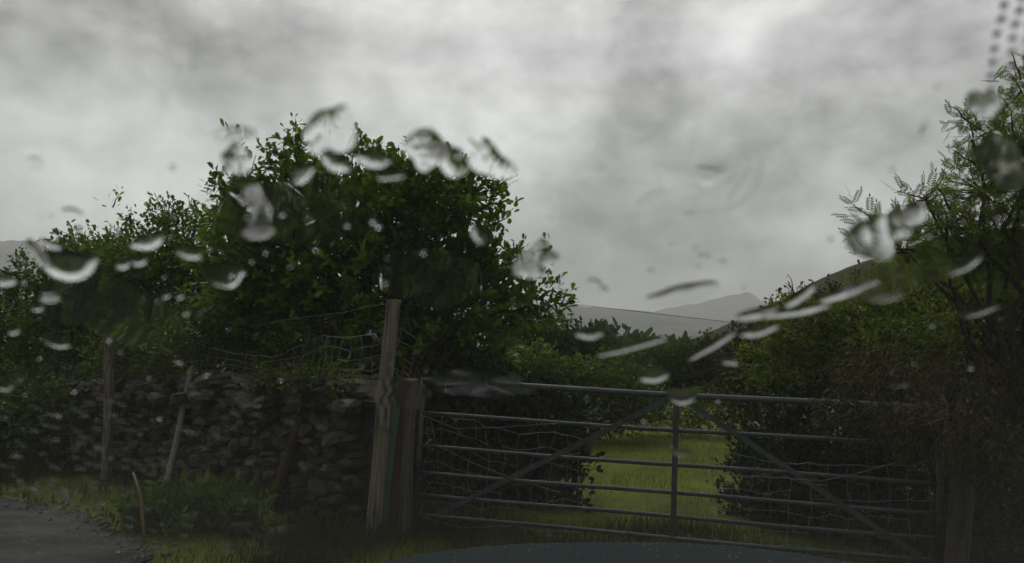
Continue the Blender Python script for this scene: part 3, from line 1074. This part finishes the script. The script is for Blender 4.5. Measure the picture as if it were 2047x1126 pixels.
make_tree('young_tree', 'dark tree across the meadow above the middle of the gate', 'tree', gbase(1390, 27), [(1380, 745, 60, 45, 27), (1440, 735, 55, 55, 27), (1330, 770, 50, 40, 27), (1400, 800, 90, 40, 27), (1300, 745, 50, 30, 28)],
          1200, OVAL, .14, M['far_leaf'], 10, trunk_r=.1, twig_len=.5)
make_tree('hawthorn_tree', 'thick green hedge tree above the hinge half of the gate', 'tree', gbase(1680, 8.4), [(1640, 690, 120, 65, 8.4), (1750, 660, 140, 65, 8.4), (1560, 735, 80, 55, 8.3), (1670, 760, 140, 55, 8.3), (1880, 590, 150, 60, 8.6), (1950, 610, 120, 50, 8.0), (2050, 620, 90, 60, 7.7), (1880, 640, 120, 40, 7.9), (1900, 675, 120, 36, 7.0), (1800, 690, 80, 30, 7.3), (1790, 590, 80, 40, 8.6), (1970, 560, 100, 60, 8.6), (1600, 650, 60, 30, 8.4)],
          3900, OVAL, .043, M['hedge_leaf'], 12, trunk_r=.07, per=13, twig_len=.22, up=.2)
make_tree('young_hawthorn', 'small reddish bush at the meadow end of the hedge', 'bush', gbase(1490, 9.4), [(1490, 735, 45, 50, 9.4), (1525, 690, 45, 40, 9.4), (1470, 790, 40, 30, 9.4), (1530, 770, 50, 50, 9.4)],
          650, OVAL, .042, M['red_leaf'], 13, trunk_r=.03, per=11, twig_len=.2)
make_tree('young_hawthorn', 'reddish sprigs standing against the sky on the hillside edge', 'bush', gbase(1640, 9.6), [(1600, 610, 40, 24, 9.6), (1660, 600, 45, 20, 9.6), (1560, 625, 26, 16, 9.6), (1710, 575, 26, 20, 9.6)],
          150, OVAL, .045, M['red_leaf'], 14, sprigs=[(1590, 610, 1575, 548, 9.5, 16), (1660, 590, 1665, 560, 9.5, 9), (1712, 580, 1718, 520, 9.5, 14), (1632, 600, 1640, 570, 9.5, 8)], trunk_r=.025, per=7, sprig_w=.035, twig_len=.16)
make_tree('dying_conifer', 'brown dying conifer drooping over the hinge end of the gate', 'tree', gbase(1930, 7.0), [(1900, 760, 150, 62, 6.6), (1800, 780, 90, 70, 6.2), (1900, 840, 80, 60, 5.35, .18), (1780, 815, 110, 45, 5.5, .15), (1700, 800, 60, 25, 5.6, .12), (1970, 880, 60, 60, 5.3, .2), (1990, 790, 90, 110, 7.0), (2010, 715, 60, 40, 7.0), (1900, 830, 130, 75, 7.0), (2080, 720, 100, 120, 7.0), (1740, 730, 60, 40, 7.0)],
          3000, LANCE, .05, M['brown_leaf'], 15, trunk_r=.08, per=13, droop=.75, up=.0, twig_len=.22)
make_tree('dead_shrub', 'dark brown tangled shrub below the dying conifer beside the stout post', 'bush', gbase(1990, 6.6), [(1980, 960, 100, 90, 6.6), (2050, 1040, 80, 110, 6.4), (2000, 1080, 90, 60, 6.3), (1880, 1080, 60, 40, 6.4)],
          1000, LANCE, .06, M['brown_leaf'], 16, trunk_r=.03, per=11, up=.1)
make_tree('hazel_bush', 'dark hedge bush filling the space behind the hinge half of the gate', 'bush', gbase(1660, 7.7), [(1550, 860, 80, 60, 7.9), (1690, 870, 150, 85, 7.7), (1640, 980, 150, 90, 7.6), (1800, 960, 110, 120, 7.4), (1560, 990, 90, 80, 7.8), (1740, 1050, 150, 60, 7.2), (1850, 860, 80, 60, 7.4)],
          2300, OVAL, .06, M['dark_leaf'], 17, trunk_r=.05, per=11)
make_tree('rowan_tree', 'rowan with feathery leaves reaching over the hillside from the frame edge', 'tree', gbase(2080, 6.9), [(2030, 300, 45, 120, 6.6), (1965, 385, 60, 55, 6.6), (2000, 470, 70, 50, 6.7), (1890, 450, 70, 28, 6.6), (1780, 465, 45, 26, 6.5), (1815, 505, 60, 18, 6.6), (1945, 280, 28, 40, 6.6), (2040, 180, 20, 40, 6.6), (1920, 515, 100, 26, 6.7), (2040, 540, 60, 60, 6.8), (2110, 380, 70, 160, 6.8), (1850, 400, 30, 20, 6.6)],
          1300, PINNATE, .125, M['rowan_leaf'], 18, trunk_r=.06, per=3, twig_len=.16, up=-.05, shell=.9, sprigs=[(1960, 260, 1895, 212, 6.6, 11), (1900, 420, 1870, 360, 6.6, 9), (1850, 450, 1825, 395, 6.6, 8), (2040, 160, 2022, 105, 6.6, 7), (1770, 460, 1705, 410, 6.5, 9), (1950, 330, 1905, 300, 6.6, 10), (1760, 480, 1712, 470, 6.5, 7), (1830, 500, 1730, 500, 6.5, 14), (1800, 450, 1740, 430, 6.5, 10), (1890, 470, 1790, 520, 6.6, 14)], sprig_w=.06, sprig_dir=.1)

make_tree('bramble_bush', 'tangle of bramble sprawling over the far low end of the wall', 'bush', gbase(40, 9.4, -.15), [(40, 800, 80, 40, 9.6), (110, 815, 60, 34, 9.3), (-60, 830, 110, 60, 9.6), (20, 870, 60, 30, 9.2)],
          700, OVAL, .055, M['haw_leaf'], 19, trunk_r=.02, per=10, up=.1)
make_tree('bramble_bush', 'small mossy bramble trailing over the wall top near the tall post', 'bush', gbase(650, 7.0), [(640, 762, 60, 22, 7.0), (560, 775, 50, 22, 7.3), (690, 770, 40, 22, 6.7)],
          230, OVAL, .042, M['haw_yellow'], 20, trunk_r=.015, per=9, up=.1, twig_len=.16)

# dry twigs sprouting behind the split post
rng = np.random.RandomState(40)
mb = MB()
for k in range(16):
    a = at(828 + rng.uniform(-6, 8), 782, 6.6)
    b = at(828 + rng.uniform(-32, 45), rng.uniform(705, 760), 6.6 + rng.uniform(-.12, .12))
    mb.tube(wiggle(a, b, rng, 4, .2), np.linspace(.0035, .0015, 4), 4, cap=False)
for k in range(16):
    a = at(822 + rng.uniform(0, 12), 850 + rng.uniform(-20, 40), 6.56)
    b = a + np.array([rng.uniform(.05, .16), 0, rng.uniform(0, .14)])
    mb.tube(wiggle(a, b, rng, 3, .2), [.003, .0025, .0015], 4, cap=False)
tag(mb.build('dry_twigs', M['straw']), 'straw coloured dry stalks sprouting behind the split gate post', 'dry stalks')

# ------------------------------------------------------------------ grass
GB = (np.array([(-.022, 0, 0), (.022, 0, 0), (.018, .5, .06), (-.018, .5, .06), (0, 1, .3)], float), [np.array([[0, 1, 2, 3]]), np.array([[3, 2, 4]])])


def in_road(x, y):
    e = np.array(edge)
    order = np.argsort(e[:, 0])
    return y + .10 * np.sin(x * 7.3) + .08 * np.sin(x * 17.1 + 1) < np.interp(x, e[order, 0], e[order, 1]) - .05


def behind_wall(x, y):
    w = np.array([p[0] for p in WALL])
    o = np.argsort(w[:, 0])
    return (x < -1.1) & (y > np.interp(x, w[o, 0], w[o, 1]) - .12)


def grass(name, label, xr, yr, n, hr, mat, seed, keep=lambda x, y: np.ones_like(x, bool), clump=.0):
    rng = np.random.RandomState(seed)
    x, y = rng.uniform(*xr, n), rng.uniform(*yr, n)
    if clump:
        cx, cy = rng.uniform(*xr, n // 60 + 1), rng.uniform(*yr, n // 60 + 1)
        i = rng.randint(0, len(cx), n)
        x = np.where(rng.uniform(0, 1, n) < clump, cx[i] + rng.normal(0, .07, n), x)
        y = np.where(rng.uniform(0, 1, n) < clump, cy[i] + rng.normal(0, .07, n), y)
    k = keep(x, y)
    x, y = x[k], y[k]
    P = np.stack([x, y, gh(x, y) - .01], -1)
    D = np.stack([rng.normal(0, .3, len(x)), rng.normal(0, .3, len(x)), np.ones(len(x))], -1)
    N = rng.normal(0, 1, P.shape)
    S = rng.uniform(*hr, len(x)) * (1 + .5 * np.sin(x * 3.1) * np.sin(y * 2.3 + 1))
    T, g = GB
    T = T.copy()
    T[:, 0] *= .12 / max(hr[1], .05)
    return tag(leaf_cloud(name, P, D, N, S, (T, g), mat, None), label, kind='stuff')


grass('grass', 'wet yellow green meadow grass beyond the gate', (-1.0, 6.0), (7.0, 19.0), 42000, (.04, .11), M['grass'], 51)
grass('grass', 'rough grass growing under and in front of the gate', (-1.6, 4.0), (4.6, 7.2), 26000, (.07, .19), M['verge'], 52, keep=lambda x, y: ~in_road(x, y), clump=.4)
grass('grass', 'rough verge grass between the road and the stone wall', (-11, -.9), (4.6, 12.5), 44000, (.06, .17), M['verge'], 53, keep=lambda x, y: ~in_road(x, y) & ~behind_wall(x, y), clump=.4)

# clumps of fern and dock along the wall foot
rng = np.random.RandomState(60)


def clump(name, label, cat, px, py, n, size, mat, template, spread_, seed):
    rng = np.random.RandomState(seed)
    g = ground_at(px, py, 0)
    z = float(gh(g[0], g[1]))
    P = np.array([g[0], g[1], z]) + rng.normal(0, 1, (n, 3)) * np.array([spread_, spread_ * .6, 0])
    P[:, 2] = z - .01
    D = np.stack([rng.normal(0, .55, n), rng.normal(0, .55, n), np.ones(n)], -1)
    N = np.stack([rng.normal(0, 1, n), rng.normal(-.6, .6, n), np.full(n, .5)], -1)
    o = leaf_cloud(name, P, D, N, size * rng.uniform(.5, 1.15, n), template, mat, None)
    return tag(o, label, cat)


clump('fern', 'lush green fern at the road end of the wall foot', 'fern', 400, 1052, 130, .36, M['haw_yellow'], PINNATE, .22, 61)
clump('fern', 'smaller green fern beside the crooked orange cane', 'fern', 320, 1055, 80, .27, M['haw_yellow'], PINNATE, .16, 62)
clump('dead_fern', 'rust brown dead fern between the green fern and the rotten stake', 'fern', 478, 1040, 80, .30, M['brown_leaf'], PINNATE, .14, 63)
clump('grass_tuft', 'tall tuft of grass at the foot of the tall post', 'grass tuft', 690, 1085, 220, .26, M['verge'], SPRAY, .16, 64)
clump('grass_tuft', 'grass tuft under the latch end of the gate', 'grass tuft', 900, 1062, 240, .24, M['verge'], SPRAY, .22, 65)
clump('bramble_plant', 'low bramble sprout just under the rotten stake', 'plant', 590, 1060, 170, .15, M['haw_yellow'], OVAL, .11, 66)

# ------------------------------------------------------------------ the car the photograph is taken from
X0 = .25
car = empty('car', (X0, 1.2, 0))
tag(car, 'grey green car with a rain streaked windscreen facing the gate', 'car')
GP0 = np.array([0, .42, 1.5])
GT = unit(np.array([0, .79, -.615]))
GN = unit(np.array([0, .615, .79]))          # outward


def glass_pt(px, py, off=0.0):
    d = ray(px, py)
    k = np.dot(GP0 - CAM, GN) / np.dot(d, GN)
    return CAM + d * k + GN * off


HW = .78
mb = MB()
lo, hi = GP0 + GT * .50, GP0 - GT * .50
cx = np.array([X0, 0, 0])
ctr = (lo + hi) / 2 + cx
ctr[0] = X0
mb.box(ctr - GN * .0025, (HW, 0, 0), GT * .50, GN * .0025)
pane = mb.build('windscreen', M['pane'], car)
pane['label'] = 'rain streaked windscreen'
# dots of the black enamel band round the mirror mount
mb = MB()
cols_ = [[(1995, -5), (1990, 22), (1981, 52), (1976, 82), (1973, 108), (1970, 135), (1969, 163)], [(2030, -22), (2026, 5), (2018, 33), (2012, 60), (2011, 88), (2010, 116), (2012, 143), (2013, 170)],
         [(2062, -20), (2054, 7), (2047, 34), (2044, 62), (2044, 90), (2045, 118), (2047, 146), (2050, 172)], [(2090, -20), (2082, 8), (2078, 36), (2076, 64), (2077, 92), (2079, 120), (2082, 148), (2086, 172)]]
for c in cols_:
    for (px, py) in c:
        p = glass_pt(px, py, -.0053)
        r = .0014 * (1 - .25 * py / 170)
        V = [p + np.array([1.0, 0, 0]) * r * math.cos(a) + GT * r * 1.15 * math.sin(a) for a in np.linspace(0, 2 * math.pi, 15)[:-1]]
        mb.add(V, [tuple(range(13, -1, -1))])
band = mb.build('enamel_dots', M['frit'], pane)
# bonnet
def bz(x, y):
    dx = abs(x - X0)
    z = 1.194 - .105 * max(y - .8, 0) ** 2 - .075 * (dx / .63) ** 2.6 + .045 * (x - X0)
    z -= 3.5 * max(dx - .74, 0) ** 2
    if y > 2.3:
        z -= 2.2 * (y - 2.3) ** 2
    return z


V, Fq = [], []
xs_ = np.linspace(-.86, .86, 45)
ys_ = np.concatenate([np.linspace(.84, 2.3, 30), np.linspace(2.34, 2.75, 9)])
for y in ys_:
    for x in xs_:
        V.append((X0 + x, y, bz(X0 + x, y)))
n = len(xs_)
for j in range(len(ys_) - 1):
    for i in range(n - 1):
        a = j * n + i
        Fq.append((a, a + 1, a + n + 1, a + n))
mb = MB()
mb.add(V, Fq)
mb.build('bonnet', M['bonnet_paint'], car, smooth=True)
mb = MB()
rng = np.random.RandomState(90)
for i in range(420):
    x, y = X0 + rng.uniform(-.7, .7), rng.uniform(1.2, 2.2)
    r = rng.uniform(.001, .0028)
    c = np.array([x, y, bz(x, y)])
    mb.add([c + [r * math.cos(a), r * 1.3 * math.sin(a), -.0005] for a in np.linspace(0, 6.28, 9)[:-1]] + [c + [.6 * r * math.cos(a), .8 * r * math.sin(a), r * .4] for a in np.linspace(0, 6.28, 9)[:-1]] + [c + [0, 0, r * .55]],
           [(k, (k + 1) % 8, 8 + (k + 1) % 8, 8 + k) for k in range(8)] + [(8 + k, 8 + (k + 1) % 8, 16) for k in range(8)])
mw_, nt_, out_ = new_mat('standing_beads')
pp = nt_.nodes.new('ShaderNodeBsdfPrincipled')
pp.inputs['Base Color'].default_value = (.02, .025, .026, 1)
pp.inputs['Roughness'].default_value = .35
nt_.links.new(pp.outputs[0], out_.inputs[0])
tag(mb.build('rain_beads', mw_, car, smooth=True), 'rain beads on the bonnet', kind='stuff')
mb = MB()
mb.box((X0, 2.77, .42), (.84, 0, 0), (0, .06, 0), (0, 0, .16))
mb.build('bumper', M['black_plastic'], car)
for s in (-1, 1):
    mb = MB()
    mb.box((X0 + s * .85, 1.75, .48), (.025, 0, 0), (0, .95, 0), (0, 0, .24))
    mb.build('wing', M['bonnet_paint'], car)
    mb = MB()
    mb.box((X0 + s * .84, -.15, .78), (.025, 0, 0), (0, .93, 0), (0, 0, .34))
    mb.build('door', M['bonnet_paint'], car)
    mb = MB()
    mb.tube([lo + np.array([X0 + s * (HW + .03), .02, -.03]), hi + np.array([X0 + s * (HW + .03), 0, .0])], .038, 10)
    mb.build('pillar', M['lining'], car, smooth=True)
mb = MB()
mb.box((X0, hi[1] - .72, hi[2] + .03), (HW + .06, 0, 0), (0, .72, 0), (0, 0, .02))
mb.build('roof', M['lining'], car)
mb = MB()
mb.box((X0, .50, 1.06), (HW, 0, 0), (0, .27, .012), (0, -.006, .08))
mb.build('dashboard', M['black_plastic'], car)
mb = MB()
mb.box((X0, .80, 1.165), (HW, 0, 0), (0, .045, .0), (0, 0, .012))
mb.build('scuttle', M['black_plastic'], car)

# ------------------------------------------------------------------ rain on the windscreen


def drop_mesh(px, py, L, W, ang=0.0, bend=0.0, slope=.5, p=2.4, rip=0.0, seed=0, irr=.08, nr=10, na=40):
    """one puddle of water on the outer face of the glass; outline given by its centre, length, width, tilt and bend"""
    rng = np.random.RandomState(seed)
    ca, sa = math.cos(R(ang)), math.sin(R(ang))
    ph = rng.uniform(0, 6.28, 6)
    am = rng.normal(0, irr, 6) / np.arange(1, 7) ** .6
    c0 = glass_pt(px, py)
    wm_ = np.linalg.norm(glass_pt(px - sa * W / 2, py + ca * W / 2) - glass_pt(px + sa * W / 2, py - ca * W / 2))
    H = slope * wm_ / (2 * p) * 1.0
    V, Fc = [], []
    rp = rng.uniform(0, 6.28, 8)
    rd = rng.normal(0, 1, (8, 2))

    def pt(r, th, top=True):
        k = 1 + sum(am[i] * math.cos((i + 1) * th + ph[i]) for i in range(6))
        a, b = r * k * math.cos(th) * L / 2, r * k * math.sin(th) * W / 2
        b += bend * W * (.5 - (2 * a / L) ** 2)
        x, y = px + a * ca - b * sa, py + a * sa + b * ca
        h = H * (1 - r ** p)
        if rip:
            e = sum(math.sin((rd[i, 0] * a + rd[i, 1] * b) / 9.0 + rp[i]) for i in range(8)) / 8
            h *= 1 + rip * e
        return glass_pt(x, y, .0004 + max(h, 0) if top else .0004)

    V.append(pt(0, 0))
    for j in range(1, nr + 1):
        r = (j / nr) ** .8
        for i in range(na):
            V.append(pt(r, 2 * math.pi * i / na))
    for i in range(na):
        Fc.append((0, 1 + i, 1 + (i + 1) % na))
    for j in range(nr - 1):
        for i in range(na):
            a, b = 1 + j * na + i, 1 + j * na + (i + 1) % na
            Fc.append((a, a + na, b + na, b))
    nd = len(V)
    # flat back on the glass
    for i in range(na):
        V.append(pt(1.0, 2 * math.pi * i / na, False))
    for i in range(na):
        V[1 + (nr - 1) * na + i] = V[nd + i]
    last = 1 + (nr - 1) * na
    V = V[:nd]
    Fc.append(tuple(last + i for i in range(na - 1, -1, -1)))
    return V, Fc


def flip_out(V, Fc):
    V = np.array(V)
    f = Fc[0]
    n = np.cross(V[f[1]] - V[f[0]], V[f[2]] - V[f[0]])
    if np.dot(n, GN) < 0:
        Fc = [tuple(reversed(q)) for q in Fc]
    return V, Fc


def drop(label, *a, group='raindrops on the windscreen', name='raindrop', **k):
    V, Fc = flip_out(*drop_mesh(*a, **k))
    mb = MB()
    mb.add(V, Fc)
    o = mb.build(name, M['water'], None, smooth=True)
    if len(o.data.polygons):
        o.data.polygons[len(o.data.polygons) - 1].use_smooth = False
    try:
        o.data.set_sharp_from_angle(angle=R(60))
    except Exception:
        pass
    return tag(o, label, 'raindrop', group)

#DROPS
DROPS = [
    # label, px, py, L, W, ang, bend, slope, ripple
    ('wide smiling drop with a white lower lip over the outermost bushes', 140, 526, 118, 62, 4, .22, .62, 0),
    ('plump smiling drop under the dark smear on the oak edge', 448, 546, 84, 54, 2, .18, .62, 0),
    ('flat white edged drop over the pointed bush, longest of its cluster', 292, 484, 64, 34, -6, 0, .6, 0),
    ('pair of faint joined beads beside the pointed bush', 375, 506, 58, 26, 12, 0, .5, .4),
    ('small oval drop just below the flat white edged drop', 243, 529, 30, 22, 5, 0, .6, 0),
    ('small dull drop next to the small oval drop', 276, 522, 32, 22, -3, 0, .5, 0),
    ('slanting white streak over the dark scrub', 112, 683, 64, 24, 17, 0, .62, 0),
    ('round bead over the bush foot, left one of two', 330, 589, 20, 18, 0, 0, .6, 0),
    ('round bead over the bush foot, brighter one of two', 357, 590, 20, 18, 0, 0, .65, 0),
    ('lower round bead over the dark gap below the two beads', 369, 623, 22, 18, 0, 0, .62, 0),
    ('faint lowest bead beside the lower round bead', 396, 628, 22, 14, 10, 0, .5, 0),
    ('long faint drop over the low rounded bush', 98, 596, 44, 20, 3, 0, .5, 0),
    ('faint drop beneath the long faint drop', 74, 615, 26, 18, 8, 0, .5, 0),
    ('dim round bead near the dark scrub at the frame edge', 26, 660, 26, 22, 0, 0, .55, 0),
    ('white dash of water cut off by the frame edge', 6, 772, 44, 20, 6, 0, .6, 0),
    ('dull slanting bead above the white dash at the frame edge', 30, 754, 34, 18, 22, 0, .5, 0),
    ('curling white rivulet in front of the grey mountain', 78, 512, 84, 34, 52, .1, .45, .3),
    ('pale drop hanging beside the curling rivulet', 100, 490, 46, 24, 24, 0, .5, 0),
    ('pale drop below the mountain at the frame edge', 8, 560, 44, 28, 12, 0, .45, 0),
    ('long dull drop over the oak beside the dark smear', 515, 466, 64, 26, -4, .1, .5, 0),
    ('bright hooked drop among the upper oak leaves', 605, 346, 34, 46, 30, .2, .7, 0),
    ('pale slanting drop among the upper oak leaves', 668, 322, 66, 36, 35, .1, .55, .2),
    ('flat pale smear over the oak top', 745, 318, 70, 34, 10, 0, .4, .4),
    ('big ring shaped drop on the oak skyline', 845, 312, 76, 84, 10, 0, .55, .3),
    ('broad pale drop on the skyline beside the ring shaped drop', 905, 318, 80, 56, 20, .1, .5, .3),
    ('long slanting drop with a dark end on the sky past the oak', 965, 305, 104, 58, 48, .1, .5, .2),
    ('thin dull smear under the ring shaped drop', 780, 350, 66, 22, -4, 0, .45, 0),
    ('swirling drop clinging to the oak outer edge', 1078, 528, 66, 84, 60, .1, .55, .4),
    ('slim drop over the oak edge above the swirling drop', 960, 470, 46, 30, 55, 0, .5, .3),
    ('tall hook shaped drop alone on the open sky', 1488, 375, 140, 42, -55, .5, .62, .1),
    ('flat pale drop touching the top of the hook', 1418, 350, 80, 38, 4, .2, .7, .1),
    ('faint slanting smear on the sky left of the hook', 1300, 402, 74, 30, -28, 0, .28, 0),
    ('very faint long streak high on the open sky', 1310, 262, 110, 26, -30, 0, .22, 0),
    ('larger dark bead on the sky above the misty hill', 1188, 567, 32, 17, 12, 0, .75, 0),
    ('smaller dark bead just under the larger dark bead', 1207, 581, 17, 15, 0, 0, .8, 0),
    ('tiny bead between the dark beads and the hook drop', 1300, 545, 15, 13, 0, 0, .7, 0),
    ('flat dark bead below the hook drop', 1408, 516, 28, 14, 4, 0, .7, 0),
    ('tiny bead above the flat dark bead', 1390, 501, 15, 12, 0, 0, .7, 0),
    ('tiny bead past the flat dark bead', 1445, 527, 17, 12, 0, 0, .7, 0),
    ('grey bead close under the hook drop', 1382, 433, 26, 15, -6, 0, .65, 0),
    ('dark bead in the bright cloud above the pointed bush', 345, 337, 16, 13, 0, 0, .75, 0),
    ('dark slanting drop on the bright cloud over the low bush', 145, 427, 46, 20, 16, 0, .55, 0),
    ('dull smear on the bright cloud above the dark slanting drop', 68, 328, 42, 24, 10, 0, .4, 0),
    ('pin sized bead just above the low rounded bush', 156, 459, 15, 11, 0, 0, .7, 0),
    ('grey bead on the sky left of the rowan tip', 1877, 180, 18, 17, 0, 0, .65, 0),
    ('soft grey drop on the sky under the grey bead', 1852, 262, 22, 28, 20, 0, .5, 0),
    ('faint speck of water above the feathery outer leaves', 1786, 342, 16, 13, 0, 0, .6, 0),
    ('long bright rivulet crossing the hillside skyline, highest of the group', 1690, 585, 124, 34, -17, 0, .62, .1),
    ('longest bright rivulet under the hillside skyline', 1590, 623, 140, 30, -9, 0, .62, .1),
    ('blunt pale rivulet at the meadow end of the group', 1518, 628, 90, 34, -12, 0, .6, .1),
    ('short steep rivulet at the reddish sprigs', 1600, 594, 74, 30, -36, 0, .55, .1),
    ('lower bright rivulet over the reddish bush', 1518, 662, 80, 30, -17, 0, .62, 0),
    ('trailing thin rivulet running down toward the gate middle', 1425, 692, 112, 24, -30, 0, .55, .2),
    ('bright rivulet over the brown conifer', 1955, 622, 92, 34, -14, 0, .62, .1),
    ('short bright drop just above the top bar of the gate', 1310, 750, 64, 30, -14, 0, .65, 0),
    ('flat white dash over the tree beyond the gate', 1178, 669, 58, 20, 1, 0, .6, 0),
    ('long pale scratch of water above the top bar', 1262, 694, 160, 16, -14, 0, .5, 0),
    ('broad faint drop in front of the mountain peak', 1365, 588, 150, 40, -12, .1, .4, .2),
    ('small pale bead over the hedge end', 1458, 722, 34, 17, 0, 0, .5, 0),
    ('curved drop sitting on the gate where the braces meet', 1365, 788, 66, 34, -4, .3, .5, 0),
    ('slim dim streak over the hedge near the conifer', 1800, 769, 50, 13, -8, 0, .55, 0),
    ('single bright speck near the stout post', 1981, 888, 12, 11, 0, 0, .8, 0),
    ('dull slanting streak over the hillside', 1928, 530, 80, 24, -30, 0, .5, .1),
    ('faint streak between the bright rivulets and the conifer', 1775, 597, 84, 20, -10, 0, .5, 0),
    ('striped swirling drop at the rowan outer leaves', 1740, 470, 92, 90, 30, 0, .42, .5),
    ('second swirling drop beside the striped one', 1800, 450, 60, 62, 40, 0, .45, .4),
    ('round blurry drop high on the rowan', 1970, 215, 62, 58, 0, 0, .5, .2),
    ('large blurry drop over the rowan crown', 1990, 305, 90, 84, 30, 0, .5, .3),
    ('pale drop cut by the frame edge over the rowan', 2022, 356, 70, 50, 40, 0, .55, .3),
    ('pale drop in a gap of the rowan leaves', 1828, 428, 50, 42, 0, 0, .45, .1),
    ('dark flat drop over the tall post', 762, 865, 44, 17, 10, 0, .6, 0),
    ('dark flat drop on the bright meadow', 1362, 905, 46, 14, 3, 0, .6, 0),
    ('tiny white bead over the roadside grass', 128, 979, 18, 8, 5, 0, .8, 0),
    ('swirl of thin water above the oak top', 645, 262, 92, 110, 40, 0, .3, .5),
    ('pale patch of water on the sky by the oak top', 470, 270, 96, 34, 0, 0, .3, .3),
    ('thin pale smear at the oak shoulder', 470, 330, 60, 60, 30, 0, .32, .3),
]
for i, (lab, px, py, L, W, ang, bend, sl, rp_) in enumerate(DROPS):
    big = max(L, W) > 40
    wobbly = min(L, W) > 43 and 'smiling' not in lab
    if wobbly:
        drop(lab, px, py, L, W, ang, bend, .10, 2.0, .35, seed=100 + i, irr=.17, nr=16, na=48)
        continue
    drop(lab, px, py, L, W * (.62 if 'rivulet' in lab else 1), ang, bend, sl * (.26 if min(L, W) > 43 and 'smiling' not in lab else .5 if 'sky' in lab or 'ring' in lab else .62), 4.0 if not rp_ else 3.0, rp_, seed=100 + i, irr=.06 if big else .03, nr=9 if big else 6, na=36 if big else 20)

# thin sheets of running water: smooth the leaves behind them
FILMS = [('film of water blurring the middle of the oak crown', 610, 420, 250, 150, 10), ('film of water over the dark oak shoulder', 495, 430, 110, 110, 0),
         ('film of water over the lower oak leaves', 850, 560, 220, 110, 5), ('film of water over the outer bushes', 210, 620, 260, 120, 8),
         ('film of water over the split gate post', 800, 790, 130, 60, 8), ('film of water across the hillside', 1800, 560, 240, 60, -15), ('film of water over the top bar of the gate', 960, 770, 200, 50, 4)]
for i, (lab, px, py, L, W, ang) in enumerate(FILMS):
    drop(lab, px, py, L, W, ang, 0.0, .025, 2.0, .2, seed=300 + i, irr=.13, nr=14, na=56, group='films of water on the windscreen', name='water_film')

# fine streaks too many to count
rng = np.random.RandomState(77)
mb = MB()
for i in range(305):
    if i >= 240:
        px, py = rng.uniform(0, 2047) * (rng.uniform(.2, 1) if rng.uniform() < .6 else 1), 430 + 420 * rng.uniform() ** 1.5
        L = rng.uniform(5, 13)
        W, an = L * rng.uniform(.5, .9), rng.normal(0, 12)
    elif rng.uniform() < .86:
        px, py = rng.uniform(0, 620) * rng.uniform(.3, 1), rng.uniform(800, 1126)
        L, W, an = rng.uniform(8, 26), rng.uniform(3, 6), 14 + rng.normal(0, 6)
    else:
        px, py = rng.uniform(0, 2047), rng.uniform(420, 1126)
        L, W, an = rng.uniform(5, 14), rng.uniform(4, 7), rng.normal(0, 12)
    V, Fc = flip_out(*drop_mesh(px, py, L, W, an, 0, .05 if i < 240 else .62, 2.0, 0, seed=1000 + i, irr=.03, nr=5, na=16))
    mb.add(V, Fc)
streaks = mb.build('rain_streaks', M['water'], None, smooth=True)
for pl in streaks.data.polygons:
    if len(pl.vertices) == 16:
        pl.use_smooth = False
tag(streaks, 'fine short streaks of rain scattered over the lower windscreen', kind='stuff')

# ------------------------------------------------------------------ render settings
scene.view_settings.view_transform = 'Standard'
scene.view_settings.look = 'None'
scene.view_settings.exposure = 0.0
scene.view_settings.gamma = 1.0
scene.render.engine = 'CYCLES'
c = scene.cycles
c.use_denoising = True
c.max_bounces = 14
c.diffuse_bounces = 3
c.glossy_bounces = 3
c.transmission_bounces = 8
c.transparent_max_bounces = 24
c.volume_bounces = 1
c.caustics_refractive = False
c.caustics_reflective = False
c.sample_clamp_indirect = 6
